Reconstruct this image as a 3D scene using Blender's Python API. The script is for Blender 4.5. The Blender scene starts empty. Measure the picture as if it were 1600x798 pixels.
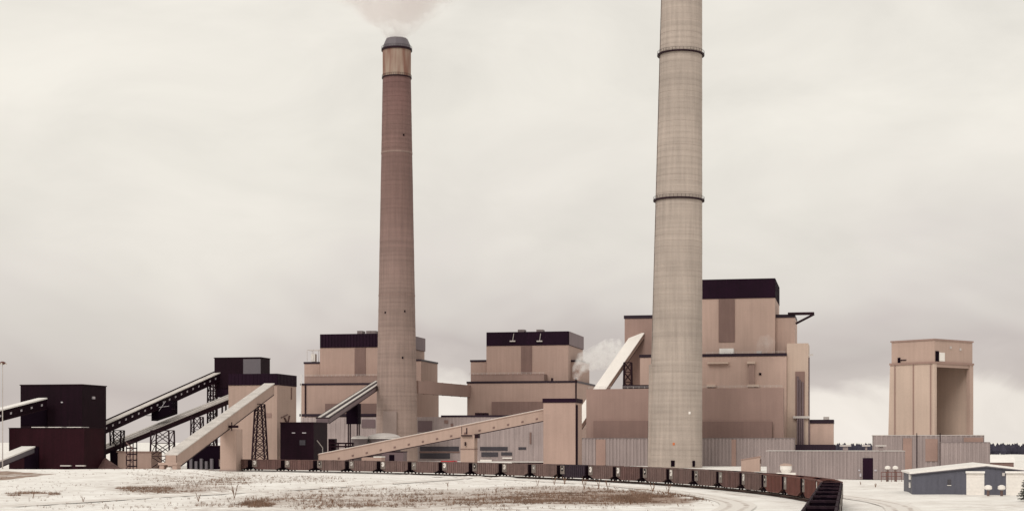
import bpy, math, random
from mathutils import Vector, Matrix, noise
R = math.radians
random.seed(11)
SC = bpy.context.scene
COL = SC.collection

# ------------------------------------------------------------------ camera
FPX, CX, CY, EYE = 2480.0, 800.0, 688.0, 10.9      # focal length and horizon in photo pixels, eye height in metres
cam = bpy.data.cameras.new('camera')
cam.sensor_width = 36.0
cam.lens = 36.0 * FPX / 1600.0
cam.shift_y = (CY - 399.0) / 1600.0
cam.clip_start, cam.clip_end = 1.0, 20000.0
camo = bpy.data.objects.new('camera', cam)
camo.location = (0, 0, EYE)
camo.rotation_euler = (R(90), 0, 0)
COL.objects.link(camo)
SC.camera = camo

# ------------------------------------------------------------------ sky, sun, exposure
SUN_EL, SUN_AZ = 38.0, 207.0          # azimuth clockwise from +Y (the viewing direction): behind the camera, to its left
SKY_LOC = (6.87, 7.07, -2.49)
world = bpy.data.worlds.new('World')
SC.world = world
world.use_nodes = True
nt = world.node_tree
for n in list(nt.nodes):
    nt.nodes.remove(n)
N = nt.nodes.new
L = nt.links.new
out = N('ShaderNodeOutputWorld')
sky = N('ShaderNodeTexSky'); sky.sky_type = 'NISHITA'; sky.sun_disc = False
sky.sun_elevation = R(SUN_EL); sky.sun_rotation = R(SUN_AZ)
bg_sky = N('ShaderNodeBackground'); bg_sky.inputs['Strength'].default_value = 0.08
L(sky.outputs[0], bg_sky.inputs[0])
tc = N('ShaderNodeTexCoord')
def sky_noise(scale, zs, loc, det, dist):
    m_ = N('ShaderNodeMapping'); m_.inputs['Scale'].default_value = (1.0, 1.0, zs); m_.inputs['Location'].default_value = loc
    L(tc.outputs['Generated'], m_.inputs[0])
    n_ = N('ShaderNodeTexNoise'); n_.inputs['Scale'].default_value = scale; n_.inputs['Detail'].default_value = det
    n_.inputs['Roughness'].default_value = 0.55; n_.inputs['Distortion'].default_value = dist
    L(m_.outputs[0], n_.inputs['Vector']); return n_.outputs['Fac']
fine = sky_noise(7.0, 2.2, (-2.32, 0.4, 4.41), 8, 0.5)
big = sky_noise(2.6, 1.8, SKY_LOC, 4, 0.6)
sep = N('ShaderNodeSeparateXYZ'); L(tc.outputs['Generated'], sep.inputs[0])
def madd(x, k, y):
    n_ = N('ShaderNodeMath'); n_.operation = 'MULTIPLY_ADD'; n_.inputs[1].default_value = k
    L(x, n_.inputs[0])
    if isinstance(y, float): n_.inputs[2].default_value = y
    else: L(y, n_.inputs[2])
    return n_.outputs[0]
elev = madd(big, 0.30, madd(fine, 0.09, madd(sep.outputs['Z'], 1.0, -0.155)))   # ragged cloud layers
lay = N('ShaderNodeValToRGB')
cr = lay.color_ramp
cr.elements[0].position = 0.0; cr.elements[0].color = (0.82, 0.77, 0.72, 1)
cr.elements[1].position = 1.0; cr.elements[1].color = (0.74, 0.71, 0.66, 1)
for p, c in ((0.03, (0.80, 0.75, 0.70)), (0.05, (0.57, 0.518, 0.497)), (0.085, (0.54, 0.487, 0.47)), (0.125, (0.665, 0.62, 0.585)), (0.17, (0.755, 0.715, 0.66)),
             (0.26, (0.83, 0.795, 0.725)), (0.45, (0.78, 0.75, 0.69))):
    e = cr.elements.new(p); e.color = (*c, 1)
L(elev, lay.inputs[0])
blot = N('ShaderNodeMapRange'); blot.inputs[1].default_value = 0.3; blot.inputs[2].default_value = 0.7
blot.inputs[3].default_value = 1.08; blot.inputs[4].default_value = 0.91
L(fine, blot.inputs[0])
mulc = N('ShaderNodeVectorMath'); mulc.operation = 'SCALE'
warm = N('ShaderNodeVectorMath'); warm.operation = 'MULTIPLY'; warm.inputs[1].default_value = (1.0, 0.99, 0.975)
L(lay.outputs[0], warm.inputs[0]); L(warm.outputs[0], mulc.inputs[0]); L(blot.outputs[0], mulc.inputs['Scale'])
bg_cloud = N('ShaderNodeBackground'); bg_cloud.inputs['Strength'].default_value = 1.0
L(mulc.outputs[0], bg_cloud.inputs[0])
mixw = N('ShaderNodeMixShader'); mixw.inputs[0].default_value = 0.94
L(bg_sky.outputs[0], mixw.inputs[1]); L(bg_cloud.outputs[0], mixw.inputs[2])
L(mixw.outputs[0], out.inputs['Surface'])

sl = bpy.data.lights.new('sun', 'SUN')
sl.energy = 1.45; sl.angle = R(26); sl.color = (1.0, 0.95, 0.88)
so = bpy.data.objects.new('sun', sl)
az = R(SUN_AZ)
dirv = Vector((math.sin(az) * math.cos(R(SUN_EL)), math.cos(az) * math.cos(R(SUN_EL)), math.sin(R(SUN_EL))))
so.rotation_euler = dirv.to_track_quat('Z', 'Y').to_euler()
so.location = (200, -300, 400)
COL.objects.link(so)

SC.view_settings.view_transform = 'Standard'
SC.view_settings.look = 'None'
SC.view_settings.exposure = 0.09
SC.view_settings.gamma = 1.0
SC.view_settings.use_curve_mapping = False
SC.cycles.volume_step_rate = 2.0
SC.cycles.volume_max_steps = 96
SC.cycles.max_bounces = 10
SC.cycles.volume_bounces = 8

# ------------------------------------------------------------------ materials
MATS = {}
def mat(name, col, rough=0.8, var=0.10, scale=0.12, streak=0.0, fine=0.05, bump=0.0, bscale=2.0, metal=0.0, stripes=0.0, period=1.0, hlines=0.0, hperiod=2.3, spec=0.3, panel=0.0, pw=2.4, ph=7.0):
    """wall / paint / metal: base colour with large blotches, vertical streaks, fine mottling and optional sheet ribs"""
    m = bpy.data.materials.new(name); m.use_nodes = True
    t = m.node_tree; b = t.nodes['Principled BSDF']
    b.inputs['Roughness'].default_value = rough; b.inputs['Metallic'].default_value = metal
    b.inputs['Specular IOR Level'].default_value = spec
    g = t.nodes.new('ShaderNodeNewGeometry')
    def noi(sc, vec=(1, 1, 1), det=4):
        mpn = t.nodes.new('ShaderNodeMapping'); mpn.inputs['Scale'].default_value = vec
        t.links.new(g.outputs['Position'], mpn.inputs[0])
        n = t.nodes.new('ShaderNodeTexNoise'); n.inputs['Scale'].default_value = sc; n.inputs['Detail'].default_value = det
        t.links.new(mpn.outputs[0], n.inputs['Vector'])
        return n.outputs['Fac']
    def rng(sock, lo, hi, a=0.3, z=0.7):
        r = t.nodes.new('ShaderNodeMapRange'); r.inputs[1].default_value = a; r.inputs[2].default_value = z
        r.inputs[3].default_value = lo; r.inputs[4].default_value = hi
        t.links.new(sock, r.inputs[0]); return r.outputs[0]
    fac = rng(noi(scale), 1 - var, 1 + var)
    def mul(a, c):
        x = t.nodes.new('ShaderNodeMath'); x.operation = 'MULTIPLY'
        t.links.new(a, x.inputs[0]); t.links.new(c, x.inputs[1]); return x.outputs[0]
    if streak: fac = mul(fac, rng(noi(0.9, (1, 1, 0.05), 5), 1 - streak, 1 + streak))
    if fine: fac = mul(fac, rng(noi(2.2, (1, 1, 1), 3), 1 - fine, 1 + fine))
    if stripes:
        w = t.nodes.new('ShaderNodeTexWave'); w.bands_direction = 'X'; w.inputs['Scale'].default_value = 1.0 / period * 0.3183 * math.pi
        tcn = t.nodes.new('ShaderNodeTexCoord'); t.links.new(tcn.outputs['Object'], w.inputs[0])
        fac = mul(fac, rng(w.outputs['Fac'], 1 - stripes, 1 + stripes, 0, 1))
    if panel:                                   # each cladding sheet weathered a little differently
        tcn = t.nodes.new('ShaderNodeTexCoord')
        sx = t.nodes.new('ShaderNodeVectorMath'); sx.operation = 'DIVIDE'; sx.inputs[1].default_value = (pw, pw, ph); t.links.new(tcn.outputs['Object'], sx.inputs[0])
        fl = t.nodes.new('ShaderNodeVectorMath'); fl.operation = 'FLOOR'; t.links.new(sx.outputs[0], fl.inputs[0])
        wn = t.nodes.new('ShaderNodeTexWhiteNoise'); wn.noise_dimensions = '3D'; t.links.new(fl.outputs[0], wn.inputs['Vector'])
        fac = mul(fac, rng(wn.outputs['Value'], 1 - panel, 1 + panel, 0, 1))
    if hlines:
        fac = mul(fac, rng(noi(1.0 / hperiod, (0.02, 0.02, 1), 3), 1 - hlines, 1 + hlines))
    v = t.nodes.new('ShaderNodeVectorMath'); v.operation = 'SCALE'; v.inputs[0].default_value = col
    t.links.new(fac, v.inputs['Scale']); t.links.new(v.outputs[0], b.inputs['Base Color'])
    if bump:
        bp = t.nodes.new('ShaderNodeBump'); bp.inputs['Strength'].default_value = bump; bp.inputs['Distance'].default_value = 0.3
        t.links.new(noi(bscale), bp.inputs['Height']); t.links.new(bp.outputs[0], b.inputs['Normal'])
    MATS[name] = m
    return m

mat('beige_cladding', (0.385, 0.272, 0.232), var=0.07, scale=0.05, streak=0.05, fine=0.03, panel=0.022)
mat('pale_cladding', (0.42, 0.305, 0.258), var=0.07, scale=0.06, streak=0.05, fine=0.03, panel=0.022)
mat('brown_cladding', (0.305, 0.207, 0.18), var=0.07, scale=0.06, streak=0.05, fine=0.03, panel=0.022)
mat('cream_cladding', (0.51, 0.395, 0.33), var=0.07, scale=0.06, streak=0.05, fine=0.03, panel=0.022)
mat('purple_grey', (0.16, 0.115, 0.125), rough=0.6, var=0.08, streak=0.1)
mat('light_cladding', (0.47, 0.34, 0.29), var=0.07, scale=0.05, streak=0.05, fine=0.03, panel=0.022)
mat('dusted_roof', (0.56, 0.52, 0.49), rough=0.8, var=0.16, scale=0.25, fine=0.15)
mat('shaded_rim', (0.026, 0.014, 0.02), rough=0.9, var=0.4, scale=0.5, fine=0.3, spec=0.1)  # shade on the near wagons' rims, put into the colour
mat('russet_cladding', (0.225, 0.146, 0.128), var=0.07, scale=0.05, streak=0.05, fine=0.03, panel=0.022)
mat('faded_band', (0.25, 0.175, 0.155), var=0.12, scale=0.2, streak=0.1)
mat('stripe_cladding', (0.19, 0.122, 0.108), var=0.06, streak=0.08)
mat('maroon_band', (0.014, 0.0028, 0.012), rough=0.6, var=0.18, streak=0.12, spec=0.12)
mat('maroon_trim', (0.014, 0.0028, 0.012), rough=0.5, var=0.15)
mat('dark_steel', (0.018, 0.005, 0.010), rough=0.6, var=0.2, spec=0.15)
mat('dark_shed', (0.011, 0.0025, 0.007), rough=0.62, var=0.18, streak=0.18, fine=0.15, spec=0.10)
mat('dark_red_shed', (0.022, 0.0042, 0.008), rough=0.65, var=0.15, streak=0.15, fine=0.15, spec=0.10)
mat('grey_sheet', (0.30, 0.245, 0.24), rough=0.6, var=0.06, streak=0.12)
mat('grey_sheet_dark', (0.21, 0.17, 0.17), rough=0.6, var=0.06, streak=0.15)
mat('pale_sheet', (0.33, 0.27, 0.265), rough=0.6, var=0.10, scale=0.08, streak=0.14)
mat('grey_panel', (0.13, 0.115, 0.13), rough=0.5, var=0.05)
mat('tan_panel', (0.31, 0.205, 0.175), rough=0.7)
mat('purple_panel', (0.145, 0.10, 0.108), rough=0.6, var=0.1)
mat('concrete', (0.395, 0.335, 0.295), var=0.10, scale=0.06, streak=0.10, fine=0.05, hlines=0.10, hperiod=1.6, bump=0.1)
mat('concrete_plain', (0.29, 0.225, 0.205), var=0.06)
mat('roof_snow', (0.80, 0.77, 0.74), rough=0.6, var=0.05, scale=0.3)
mat('galvanised', (0.52, 0.48, 0.46), rough=0.45, var=0.08, metal=0.2)
mat('window_glass', (0.05, 0.045, 0.055), rough=0.2, spec=0.6)
mat('pale_glass', (0.45, 0.42, 0.45), rough=0.3)
mat('dark_opening', (0.006, 0.002, 0.006), rough=0.8, spec=0.05)
mat('white_paint', (0.78, 0.74, 0.70), rough=0.5, var=0.04)
mat('blue_paint', (0.095, 0.095, 0.122), rough=0.6, var=0.05, streak=0.06)
mat('red_paint', (0.42, 0.025, 0.03), rough=0.35, spec=0.5)
mat('rubber', (0.015, 0.013, 0.014), rough=0.9)
mat('car_brown', (0.12, 0.066, 0.06), rough=0.75, var=0.15, scale=0.4, streak=0.22, fine=0.1)
mat('car_grey', (0.14, 0.09, 0.082), rough=0.75, var=0.15, scale=0.4, streak=0.22, fine=0.1)
mat('car_red', (0.135, 0.055, 0.045), rough=0.75, var=0.15, scale=0.4, streak=0.22, fine=0.1)
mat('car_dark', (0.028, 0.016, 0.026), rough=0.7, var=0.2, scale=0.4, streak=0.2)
mat('car_panel', (0.17, 0.14, 0.125), rough=0.7, var=0.12, scale=0.4, streak=0.2)
mat('bogie_black', (0.008, 0.002, 0.005), rough=0.7, var=0.2, spec=0.08)
mat('coal', (0.0042, 0.0025, 0.0045), rough=1.0, var=0.4, scale=1.2, fine=0.3, bump=0.9, bscale=2.4, spec=0.0)
mat('rail_steel', (0.10, 0.06, 0.05), rough=0.5)
mat('timber', (0.07, 0.045, 0.035), rough=0.9)
mat('ballast', (0.085, 0.045, 0.045), rough=0.95, var=0.3, scale=0.8, fine=0.3, bump=0.5)
mat('dry_stalk', (0.20, 0.115, 0.075), rough=0.95, var=0.2)
mat('dry_grass', (0.225, 0.145, 0.105), rough=0.95, var=0.3, scale=0.2)
mat('spruce', (0.022, 0.030, 0.020), rough=0.85, var=0.3)
mat('far_wood', (0.045, 0.04, 0.06), rough=0.95, var=0.25, scale=0.04)
mat('bark', (0.09, 0.06, 0.045), rough=0.95)
mat('tank_grey', (0.12, 0.09, 0.09), rough=0.5)
mat('lamp_glass', (0.6, 0.55, 0.5), rough=0.3)
mat('orange_paint', (0.55, 0.16, 0.06), rough=0.5)

def ground_material():
    m = bpy.data.materials.new('snow_ground'); m.use_nodes = True
    t = m.node_tree; b = t.nodes['Principled BSDF']; b.inputs['Roughness'].default_value = 0.75
    b.inputs['Specular IOR Level'].default_value = 0.2
    g = t.nodes.new('ShaderNodeNewGeometry')
    at = t.nodes.new('ShaderNodeAttribute'); at.attribute_name = 'bare'
    def noi(sc, det, dist=0.0):
        n = t.nodes.new('ShaderNodeTexNoise'); n.inputs['Scale'].default_value = sc; n.inputs['Detail'].default_value = det
        n.inputs['Roughness'].default_value = 0.68; n.inputs['Distortion'].default_value = dist
        t.links.new(g.outputs['Position'], n.inputs['Vector']); return n.outputs['Fac']
    a = t.nodes.new('ShaderNodeMath'); a.operation = 'ADD'
    t.links.new(noi(0.30, 10, 0.6), a.inputs[0]); t.links.new(at.outputs['Fac'], a.inputs[1])
    r = t.nodes.new('ShaderNodeMapRange'); r.inputs[1].default_value = 0.70; r.inputs[2].default_value = 1.12
    t.links.new(a.outputs[0], r.inputs[0])
    earth = t.nodes.new('ShaderNodeValToRGB')
    earth.color_ramp.elements[0].position = 0.3; earth.color_ramp.elements[0].color = (0.185, 0.11, 0.082, 1)
    earth.color_ramp.elements[1].position = 0.75; earth.color_ramp.elements[1].color = (0.43, 0.335, 0.275, 1)
    t.links.new(noi(0.5, 5), earth.inputs[0])
    snow = t.nodes.new('ShaderNodeValToRGB')
    snow.color_ramp.elements[0].position = 0.3; snow.color_ramp.elements[0].color = (0.70, 0.66, 0.62, 1)
    snow.color_ramp.elements[1].position = 0.62; snow.color_ramp.elements[1].color = (0.90, 0.88, 0.85, 1)
    t.links.new(noi(0.09, 9), snow.inputs[0])
    mx = t.nodes.new('ShaderNodeMix'); mx.data_type = 'RGBA'
    t.links.new(r.outputs[0], mx.inputs['Factor']); t.links.new(snow.outputs[0], mx.inputs['A']); t.links.new(earth.outputs[0], mx.inputs['B'])
    t.links.new(mx.outputs['Result'], b.inputs['Base Color'])
    bp = t.nodes.new('ShaderNodeBump'); bp.inputs['Strength'].default_value = 0.45; bp.inputs['Distance'].default_value = 0.5
    t.links.new(noi(0.5, 6), bp.inputs['Height']); t.links.new(bp.outputs[0], b.inputs['Normal'])
    MATS['snow_ground'] = m
ground_material()

def road_material():
    m = bpy.data.materials.new('packed_snow'); m.use_nodes = True
    t = m.node_tree; b = t.nodes['Principled BSDF']; b.inputs['Roughness'].default_value = 0.7
    uv = t.nodes.new('ShaderNodeUVMap'); sp = t.nodes.new('ShaderNodeSeparateXYZ'); t.links.new(uv.outputs[0], sp.inputs[0])
    ramp = t.nodes.new('ShaderNodeValToRGB'); cr = ramp.color_ramp; cr.interpolation = 'EASE'
    S, D = (0.74, 0.70, 0.66, 1), (0.44, 0.37, 0.33, 1)
    cr.elements[0].position = 0; cr.elements[0].color = S
    cr.elements[1].position = 1; cr.elements[1].color = S
    for p, c in ((0.16, S), (0.24, D), (0.30, D), (0.38, S), (0.62, S), (0.70, D), (0.76, D), (0.84, S)):
        e = cr.elements.new(p); e.color = c
    n = t.nodes.new('ShaderNodeTexNoise'); n.inputs['Scale'].default_value = 0.12; n.inputs['Detail'].default_value = 6
    g = t.nodes.new('ShaderNodeNewGeometry'); t.links.new(g.outputs['Position'], n.inputs['Vector'])
    jig = t.nodes.new('ShaderNodeMath'); jig.operation = 'MULTIPLY_ADD'; jig.inputs[1].default_value = 0.18; 
    t.links.new(n.outputs['Fac'], jig.inputs[0]); t.links.new(sp.outputs['X'], jig.inputs[2])
    off = t.nodes.new('ShaderNodeMath'); off.operation = 'SUBTRACT'; off.inputs[1].default_value = 0.09
    t.links.new(jig.outputs[0], off.inputs[0]); t.links.new(off.outputs[0], ramp.inputs[0])
    n2 = t.nodes.new('ShaderNodeTexNoise'); n2.inputs['Scale'].default_value = 0.25; n2.inputs['Detail'].default_value = 6
    t.links.new(g.outputs['Position'], n2.inputs['Vector'])
    r = t.nodes.new('ShaderNodeMapRange'); r.inputs[1].default_value = 0.35; r.inputs[2].default_value = 0.65
    t.links.new(n2.outputs['Fac'], r.inputs[0])
    mx = t.nodes.new('ShaderNodeMix'); mx.data_type = 'RGBA'; mx.inputs['A'].default_value = S
    t.links.new(r.outputs[0], mx.inputs['Factor']); t.links.new(ramp.outputs[0], mx.inputs['B'])
    t.links.new(mx.outputs['Result'], b.inputs['Base Color'])
    MATS['packed_snow'] = m
road_material()

def stack_material():
    """old concrete stack: soot-stained reddish brown towards the top, greyer below, pale lift bands"""
    m = MATS['concrete'].copy(); m.name = 'stained_concrete'
    t = m.node_tree; b = t.nodes['Principled BSDF']
    sc = b.inputs['Base Color'].links[0].from_node
    g = t.nodes.new('ShaderNodeNewGeometry'); sp = t.nodes.new('ShaderNodeSeparateXYZ'); t.links.new(g.outputs['Position'], sp.inputs[0])
    n = t.nodes.new('ShaderNodeTexNoise'); n.inputs['Scale'].default_value = 0.06; n.inputs['Detail'].default_value = 6
    t.links.new(g.outputs['Position'], n.inputs['Vector'])
    a = t.nodes.new('ShaderNodeMath'); a.operation = 'MULTIPLY_ADD'; a.inputs[1].default_value = 18
    t.links.new(n.outputs['Fac'], a.inputs[0]); t.links.new(sp.outputs['Z'], a.inputs[2])
    r = t.nodes.new('ShaderNodeMapRange'); r.inputs[1].default_value = 0; r.inputs[2].default_value = 225
    t.links.new(a.outputs[0], r.inputs[0])
    ramp = t.nodes.new('ShaderNodeValToRGB'); cr = ramp.color_ramp
    cr.elements[0].position = 0; cr.elements[0].color = (0.31, 0.235, 0.205, 1)
    cr.elements[1].position = 1; cr.elements[1].color = (0.145, 0.07, 0.072, 1)
    for p, c in ((0.30, (0.285, 0.21, 0.185)), (0.42, (0.245, 0.175, 0.155)), (0.55, (0.225, 0.15, 0.135)), (0.62, (0.195, 0.125, 0.112)), (0.80, (0.188, 0.115, 0.104)), (0.9, (0.168, 0.095, 0.088))):
        e = cr.elements.new(p); e.color = (*c, 1)
    t.links.new(r.outputs[0], ramp.inputs[0]); t.links.new(ramp.outputs[0], sc.inputs[0])
    MATS['stained_concrete'] = m
    m2 = bpy.data.materials.new('rusty_collar'); m2.use_nodes = True
    t = m2.node_tree; b = t.nodes['Principled BSDF']; b.inputs['Roughness'].default_value = 0.8
    g = t.nodes.new('ShaderNodeNewGeometry'); mpn = t.nodes.new('ShaderNodeMapping'); mpn.inputs['Scale'].default_value = (1, 1, 0.12)
    t.links.new(g.outputs['Position'], mpn.inputs[0])
    n = t.nodes.new('ShaderNodeTexNoise'); n.inputs['Scale'].default_value = 0.35; n.inputs['Detail'].default_value = 6; t.links.new(mpn.outputs[0], n.inputs['Vector'])
    ramp = t.nodes.new('ShaderNodeValToRGB'); cr = ramp.color_ramp
    cr.elements[0].position = 0.38; cr.elements[0].color = (0.33, 0.25, 0.20, 1); cr.elements[1].position = 0.66; cr.elements[1].color = (0.19, 0.085, 0.06, 1)
    t.links.new(n.outputs['Fac'], ramp.inputs[0]); t.links.new(ramp.outputs[0], b.inputs['Base Color'])
    MATS['rusty_collar'] = m2
stack_material()

# ------------------------------------------------------------------ helpers
class MB:
    """collects shapes and links them as one mesh object"""
    def __init__(s): s.v = []; s.f = []
    def poly(s, pts, faces):
        o = len(s.v); s.v += [tuple(p) for p in pts]; s.f += [tuple(i + o for i in f) for f in faces]; return s
    def box(s, x0, x1, y0, y1, z0, z1):
        if x0 > x1: x0, x1 = x1, x0
        return s.hexa([(x0, y0, z0), (x1, y0, z0), (x1, y1, z0), (x0, y1, z0), (x0, y0, z1), (x1, y0, z1), (x1, y1, z1), (x0, y1, z1)])
    def hexa(s, p):
        return s.poly(p, [(3, 2, 1, 0), (4, 5, 6, 7), (0, 1, 5, 4), (1, 2, 6, 5), (2, 3, 7, 6), (3, 0, 4, 7)])
    def prism(s, prof, a, b, axis='y'):
        """profile of (x,z) extruded along y, or (y,z) along x"""
        n = len(prof)
        mk = (lambda p, t: (p[0], t, p[1])) if axis == 'y' else (lambda p, t: (t, p[0], p[1]))
        pts = [mk(p, a) for p in prof] + [mk(p, b) for p in prof]
        fs = [tuple(range(n))[::-1], tuple(range(n, 2 * n))] + [(i, (i + 1) % n, n + (i + 1) % n, n + i) for i in range(n)]
        if axis != 'y': fs = [f[::-1] for f in fs]
        return s.poly(pts, [f[::-1] for f in fs])
    def bar(s, p, q, w, h=None):
        p, q = Vector(p), Vector(q); h = h or w
        d = (q - p).normalized()
        up = Vector((0, 0, 1)) if abs(d.z) < 0.95 else Vector((0, 1, 0))
        a = d.cross(up).normalized() * (w / 2); c = a.cross(d).normalized() * (h / 2)
        return s.hexa([p - a - c, p + a - c, q + a - c, q - a - c, p - a + c, p + a + c, q + a + c, q - a + c])
    def lathe(s, prof, n=32, c=(0, 0), cap=True, arc=None):
        o = []
        for r, z in prof:
            o += [(c[0] + r * math.cos(2 * math.pi * k / n), c[1] + r * math.sin(2 * math.pi * k / n), z) for k in range(n)]
        fs = []
        for i in range(len(prof) - 1):
            fs += [(i * n + k, i * n + (k + 1) % n, (i + 1) * n + (k + 1) % n, (i + 1) * n + k) for k in range(n)]
        if cap:
            fs.append(tuple(range(n))[::-1]); fs.append(tuple((len(prof) - 1) * n + k for k in range(n)))
        return s.poly(o, fs)
    def tube(s, p, q, r, r2=None, n=8):
        p, q = Vector(p), Vector(q); r2 = r if r2 is None else r2
        d = (q - p).normalized(); up = Vector((0, 0, 1)) if abs(d.z) < 0.95 else Vector((1, 0, 0))
        a = d.cross(up).normalized(); c = a.cross(d)
        pts = [p + (a * math.cos(t) + c * math.sin(t)) * r for t in [2 * math.pi * k / n for k in range(n)]] + \
              [q + (a * math.cos(t) + c * math.sin(t)) * r2 for t in [2 * math.pi * k / n for k in range(n)]]
        return s.poly(pts, [tuple(range(n)), tuple(range(n, 2 * n))[::-1]] + [(k, n + k, n + (k + 1) % n, (k + 1) % n) for k in range(n)])
    def build(s, name, material, parent=None, smooth=False, xf=None):
        me = bpy.data.meshes.new(name)
        v = s.v if xf is None else [tuple(xf @ Vector(p)) for p in s.v]
        me.from_pydata(v, [], s.f); me.update()
        me.materials.append(MATS[material])
        if smooth:
            for p in me.polygons: p.use_smooth = True
        o = bpy.data.objects.new(name, me); COL.objects.link(o)
        if parent: o.parent = parent
        return o

def tag(o, label, cat, group=None, kind=None):
    if label: o['label'] = label
    if cat: o['category'] = cat
    if group: o['group'] = group
    if kind: o['kind'] = kind
    return o
def thing(name, label, cat, loc=(0, 0, 0), rotz=0.0, group=None):
    o = bpy.data.objects.new(name, None); COL.objects.link(o)
    o.empty_display_size = 2; o.location = loc; o.rotation_euler = (0, 0, rotz)
    return tag(o, label, cat, group)
def copy_tree(o, parent=None):
    c = o.copy(); COL.objects.link(c); c.parent = parent
    for ch in o.children: copy_tree(ch, c)
    return c
def W(px, py, d):
    return Vector(((px - CX) / FPX * d, d, EYE + (CY - py) / FPX * d))

class Fr:
    """a thing with its own local frame: x along the front to the right, y into the depth"""
    def __init__(s, name, label, cat, px, d, th=12.0, group=None):
        s.o = Vector(((px - CX) / FPX * d, d)); a = R(th)
        s.u = Vector((math.cos(a), -math.sin(a))); s.v = Vector((math.sin(a), math.cos(a)))
        s.e = thing(name, label, cat, (s.o.x, s.o.y, 0), -a, group)
    def lx(s, px, ly=0.0):
        k = (px - CX) / FPX
        return (k * (s.o.y + s.v.y * ly) - s.o.x - s.v.x * ly) / (s.u.x - k * s.u.y)
    def dep(s, x, ly): return s.o.y + s.u.y * x + s.v.y * ly
    def lz(s, py, x=0.0, ly=0.0): return EYE + (CY - py) / FPX * s.dep(x, ly)
    def ext(s, l, r, t, b, ly):
        x0, x1 = s.lx(l, ly), s.lx(r, ly)
        xm = (x0 + x1) / 2
        return x0, x1, (0.0 if b is None else s.lz(b, xm, ly)), s.lz(t, xm, ly)
    def box(s, name, m, l, r, t, b, ly, D, parent=None, label=None):
        x0, x1, z0, z1 = s.ext(l, r, t, b, ly)
        o = MB().box(x0, x1, ly, ly + D, z0, z1).build(name, m, parent or s.e)
        if label: o['label'] = label
        return o
    def ribbed(s, name, m, l, r, t, b, ly, D, pitch=1.2, w=0.45, proud=0.18, parent=None, side=True):
        """sheet wall with raised vertical ribs on front and right side: ribs too fine to pick apart"""
        x0, x1, z0, z1 = s.ext(l, r, t, b, ly)
        base = MB().box(x0, x1, ly, ly + D, z0, z1).build(name, m, parent or s.e)
        rb = MB(); n = max(2, int((x1 - x0) / pitch))
        for i in range(n):
            x = x0 + (i + 0.5) * (x1 - x0) / n
            rb.box(x - w / 2, x + w / 2, ly - proud, ly + 0.02, z0 + 0.05, z1 - 0.03)
        if side:
            n = max(2, int(D / pitch))
            for i in range(n):
                y = ly + (i + 0.5) * D / n
                rb.box(x1 - 0.02, x1 + proud, y - w / 2, y + w / 2, z0 + 0.05, z1 - 0.03)
        o = rb.build('sheet_ribbing', m, base); o['kind'] = 'stuff'
        return base
    def cap(s, name, m, l, r, t, b, ly, D, proud=0.35, parent=None):
        x0, x1, z0, z1 = s.ext(l, r, t, b, ly)
        return MB().box(x0 - proud, x1 + proud, ly - proud, ly + D + proud, z0, z1).build(name, m, parent or s.e)
    def railing(s, l, r, py, ly, h=1.1, parent=None, m='galvanised'):
        x0, x1 = s.lx(l, ly), s.lx(r, ly); z = s.lz(py, (x0 + x1) / 2, ly)
        b = MB(); n = max(2, int((x1 - x0) / 2.5))
        for i in range(n + 1):
            x = x0 + i * (x1 - x0) / n; b.box(x - .05, x + .05, ly - .05, ly + .05, z, z + h)
        for k in (0.55, 1.0): b.box(x0, x1, ly - .04, ly + .04, z + h * k - .04, z + h * k + .04)
        return b.build('railing', m, parent or s.e)

# ------------------------------------------------------------------ ground
TC, TR = Vector((-287.6, 283.3)), 341.6        # centre and radius of the loop track
R2, TURN = 150.0, R(12.0)                       # tighter lead-in curve, then straight towards the viewer
C2 = Vector((TC.x + TR - R2, TC.y))
S2 = Vector((C2.x + R2 * math.cos(TURN), C2.y - R2 * math.sin(TURN))); H2 = Vector((math.sin(TURN), math.cos(TURN)))
def track(s, off=0.0):
    """point and heading angle at arc length s (0 where the big loop begins); off to the outside of the loop"""
    if s >= 0:
        a = s / TR; return Vector((TC.x + (TR + off) * math.cos(a), TC.y + (TR + off) * math.sin(a))), a
    if s > -R2 * TURN:
        a = s / R2; return Vector((C2.x + (R2 + off) * math.cos(a), C2.y + (R2 + off) * math.sin(a))), a
    p = S2 + H2 * (s + R2 * TURN) + Vector((H2.y, -H2.x)) * off
    return p, -TURN
def track_off(x, y):
    if y >= TC.y: return math.hypot(x - TC.x, y - TC.y) - TR
    q = Vector((x, y)) - S2
    if q.dot(H2) < 0: return q.dot(Vector((H2.y, -H2.x)))
    return math.hypot(x - C2.x, y - C2.y) - R2
def sstep(a, b, x):
    t = max(0.0, min(1.0, (x - a) / (b - a))); return t * t * (3 - 2 * t)
ROADP = [(-84 - 30, 260 - 80), (-84, 260), (-76.6, 282), (-68, 307), (-56, 332), (-34, 392), (-18, 443), (-2, 478)]
def road_dist(x, y):
    best = 1e9
    for (ax, ay), (bx, by) in zip(ROADP, ROADP[1:]):
        dx, dy = bx - ax, by - ay; t = max(0, min(1, ((x - ax) * dx + (y - ay) * dy) / (dx * dx + dy * dy)))
        best = min(best, math.hypot(x - ax - t * dx, y - ay - t * dy))
    return best
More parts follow.
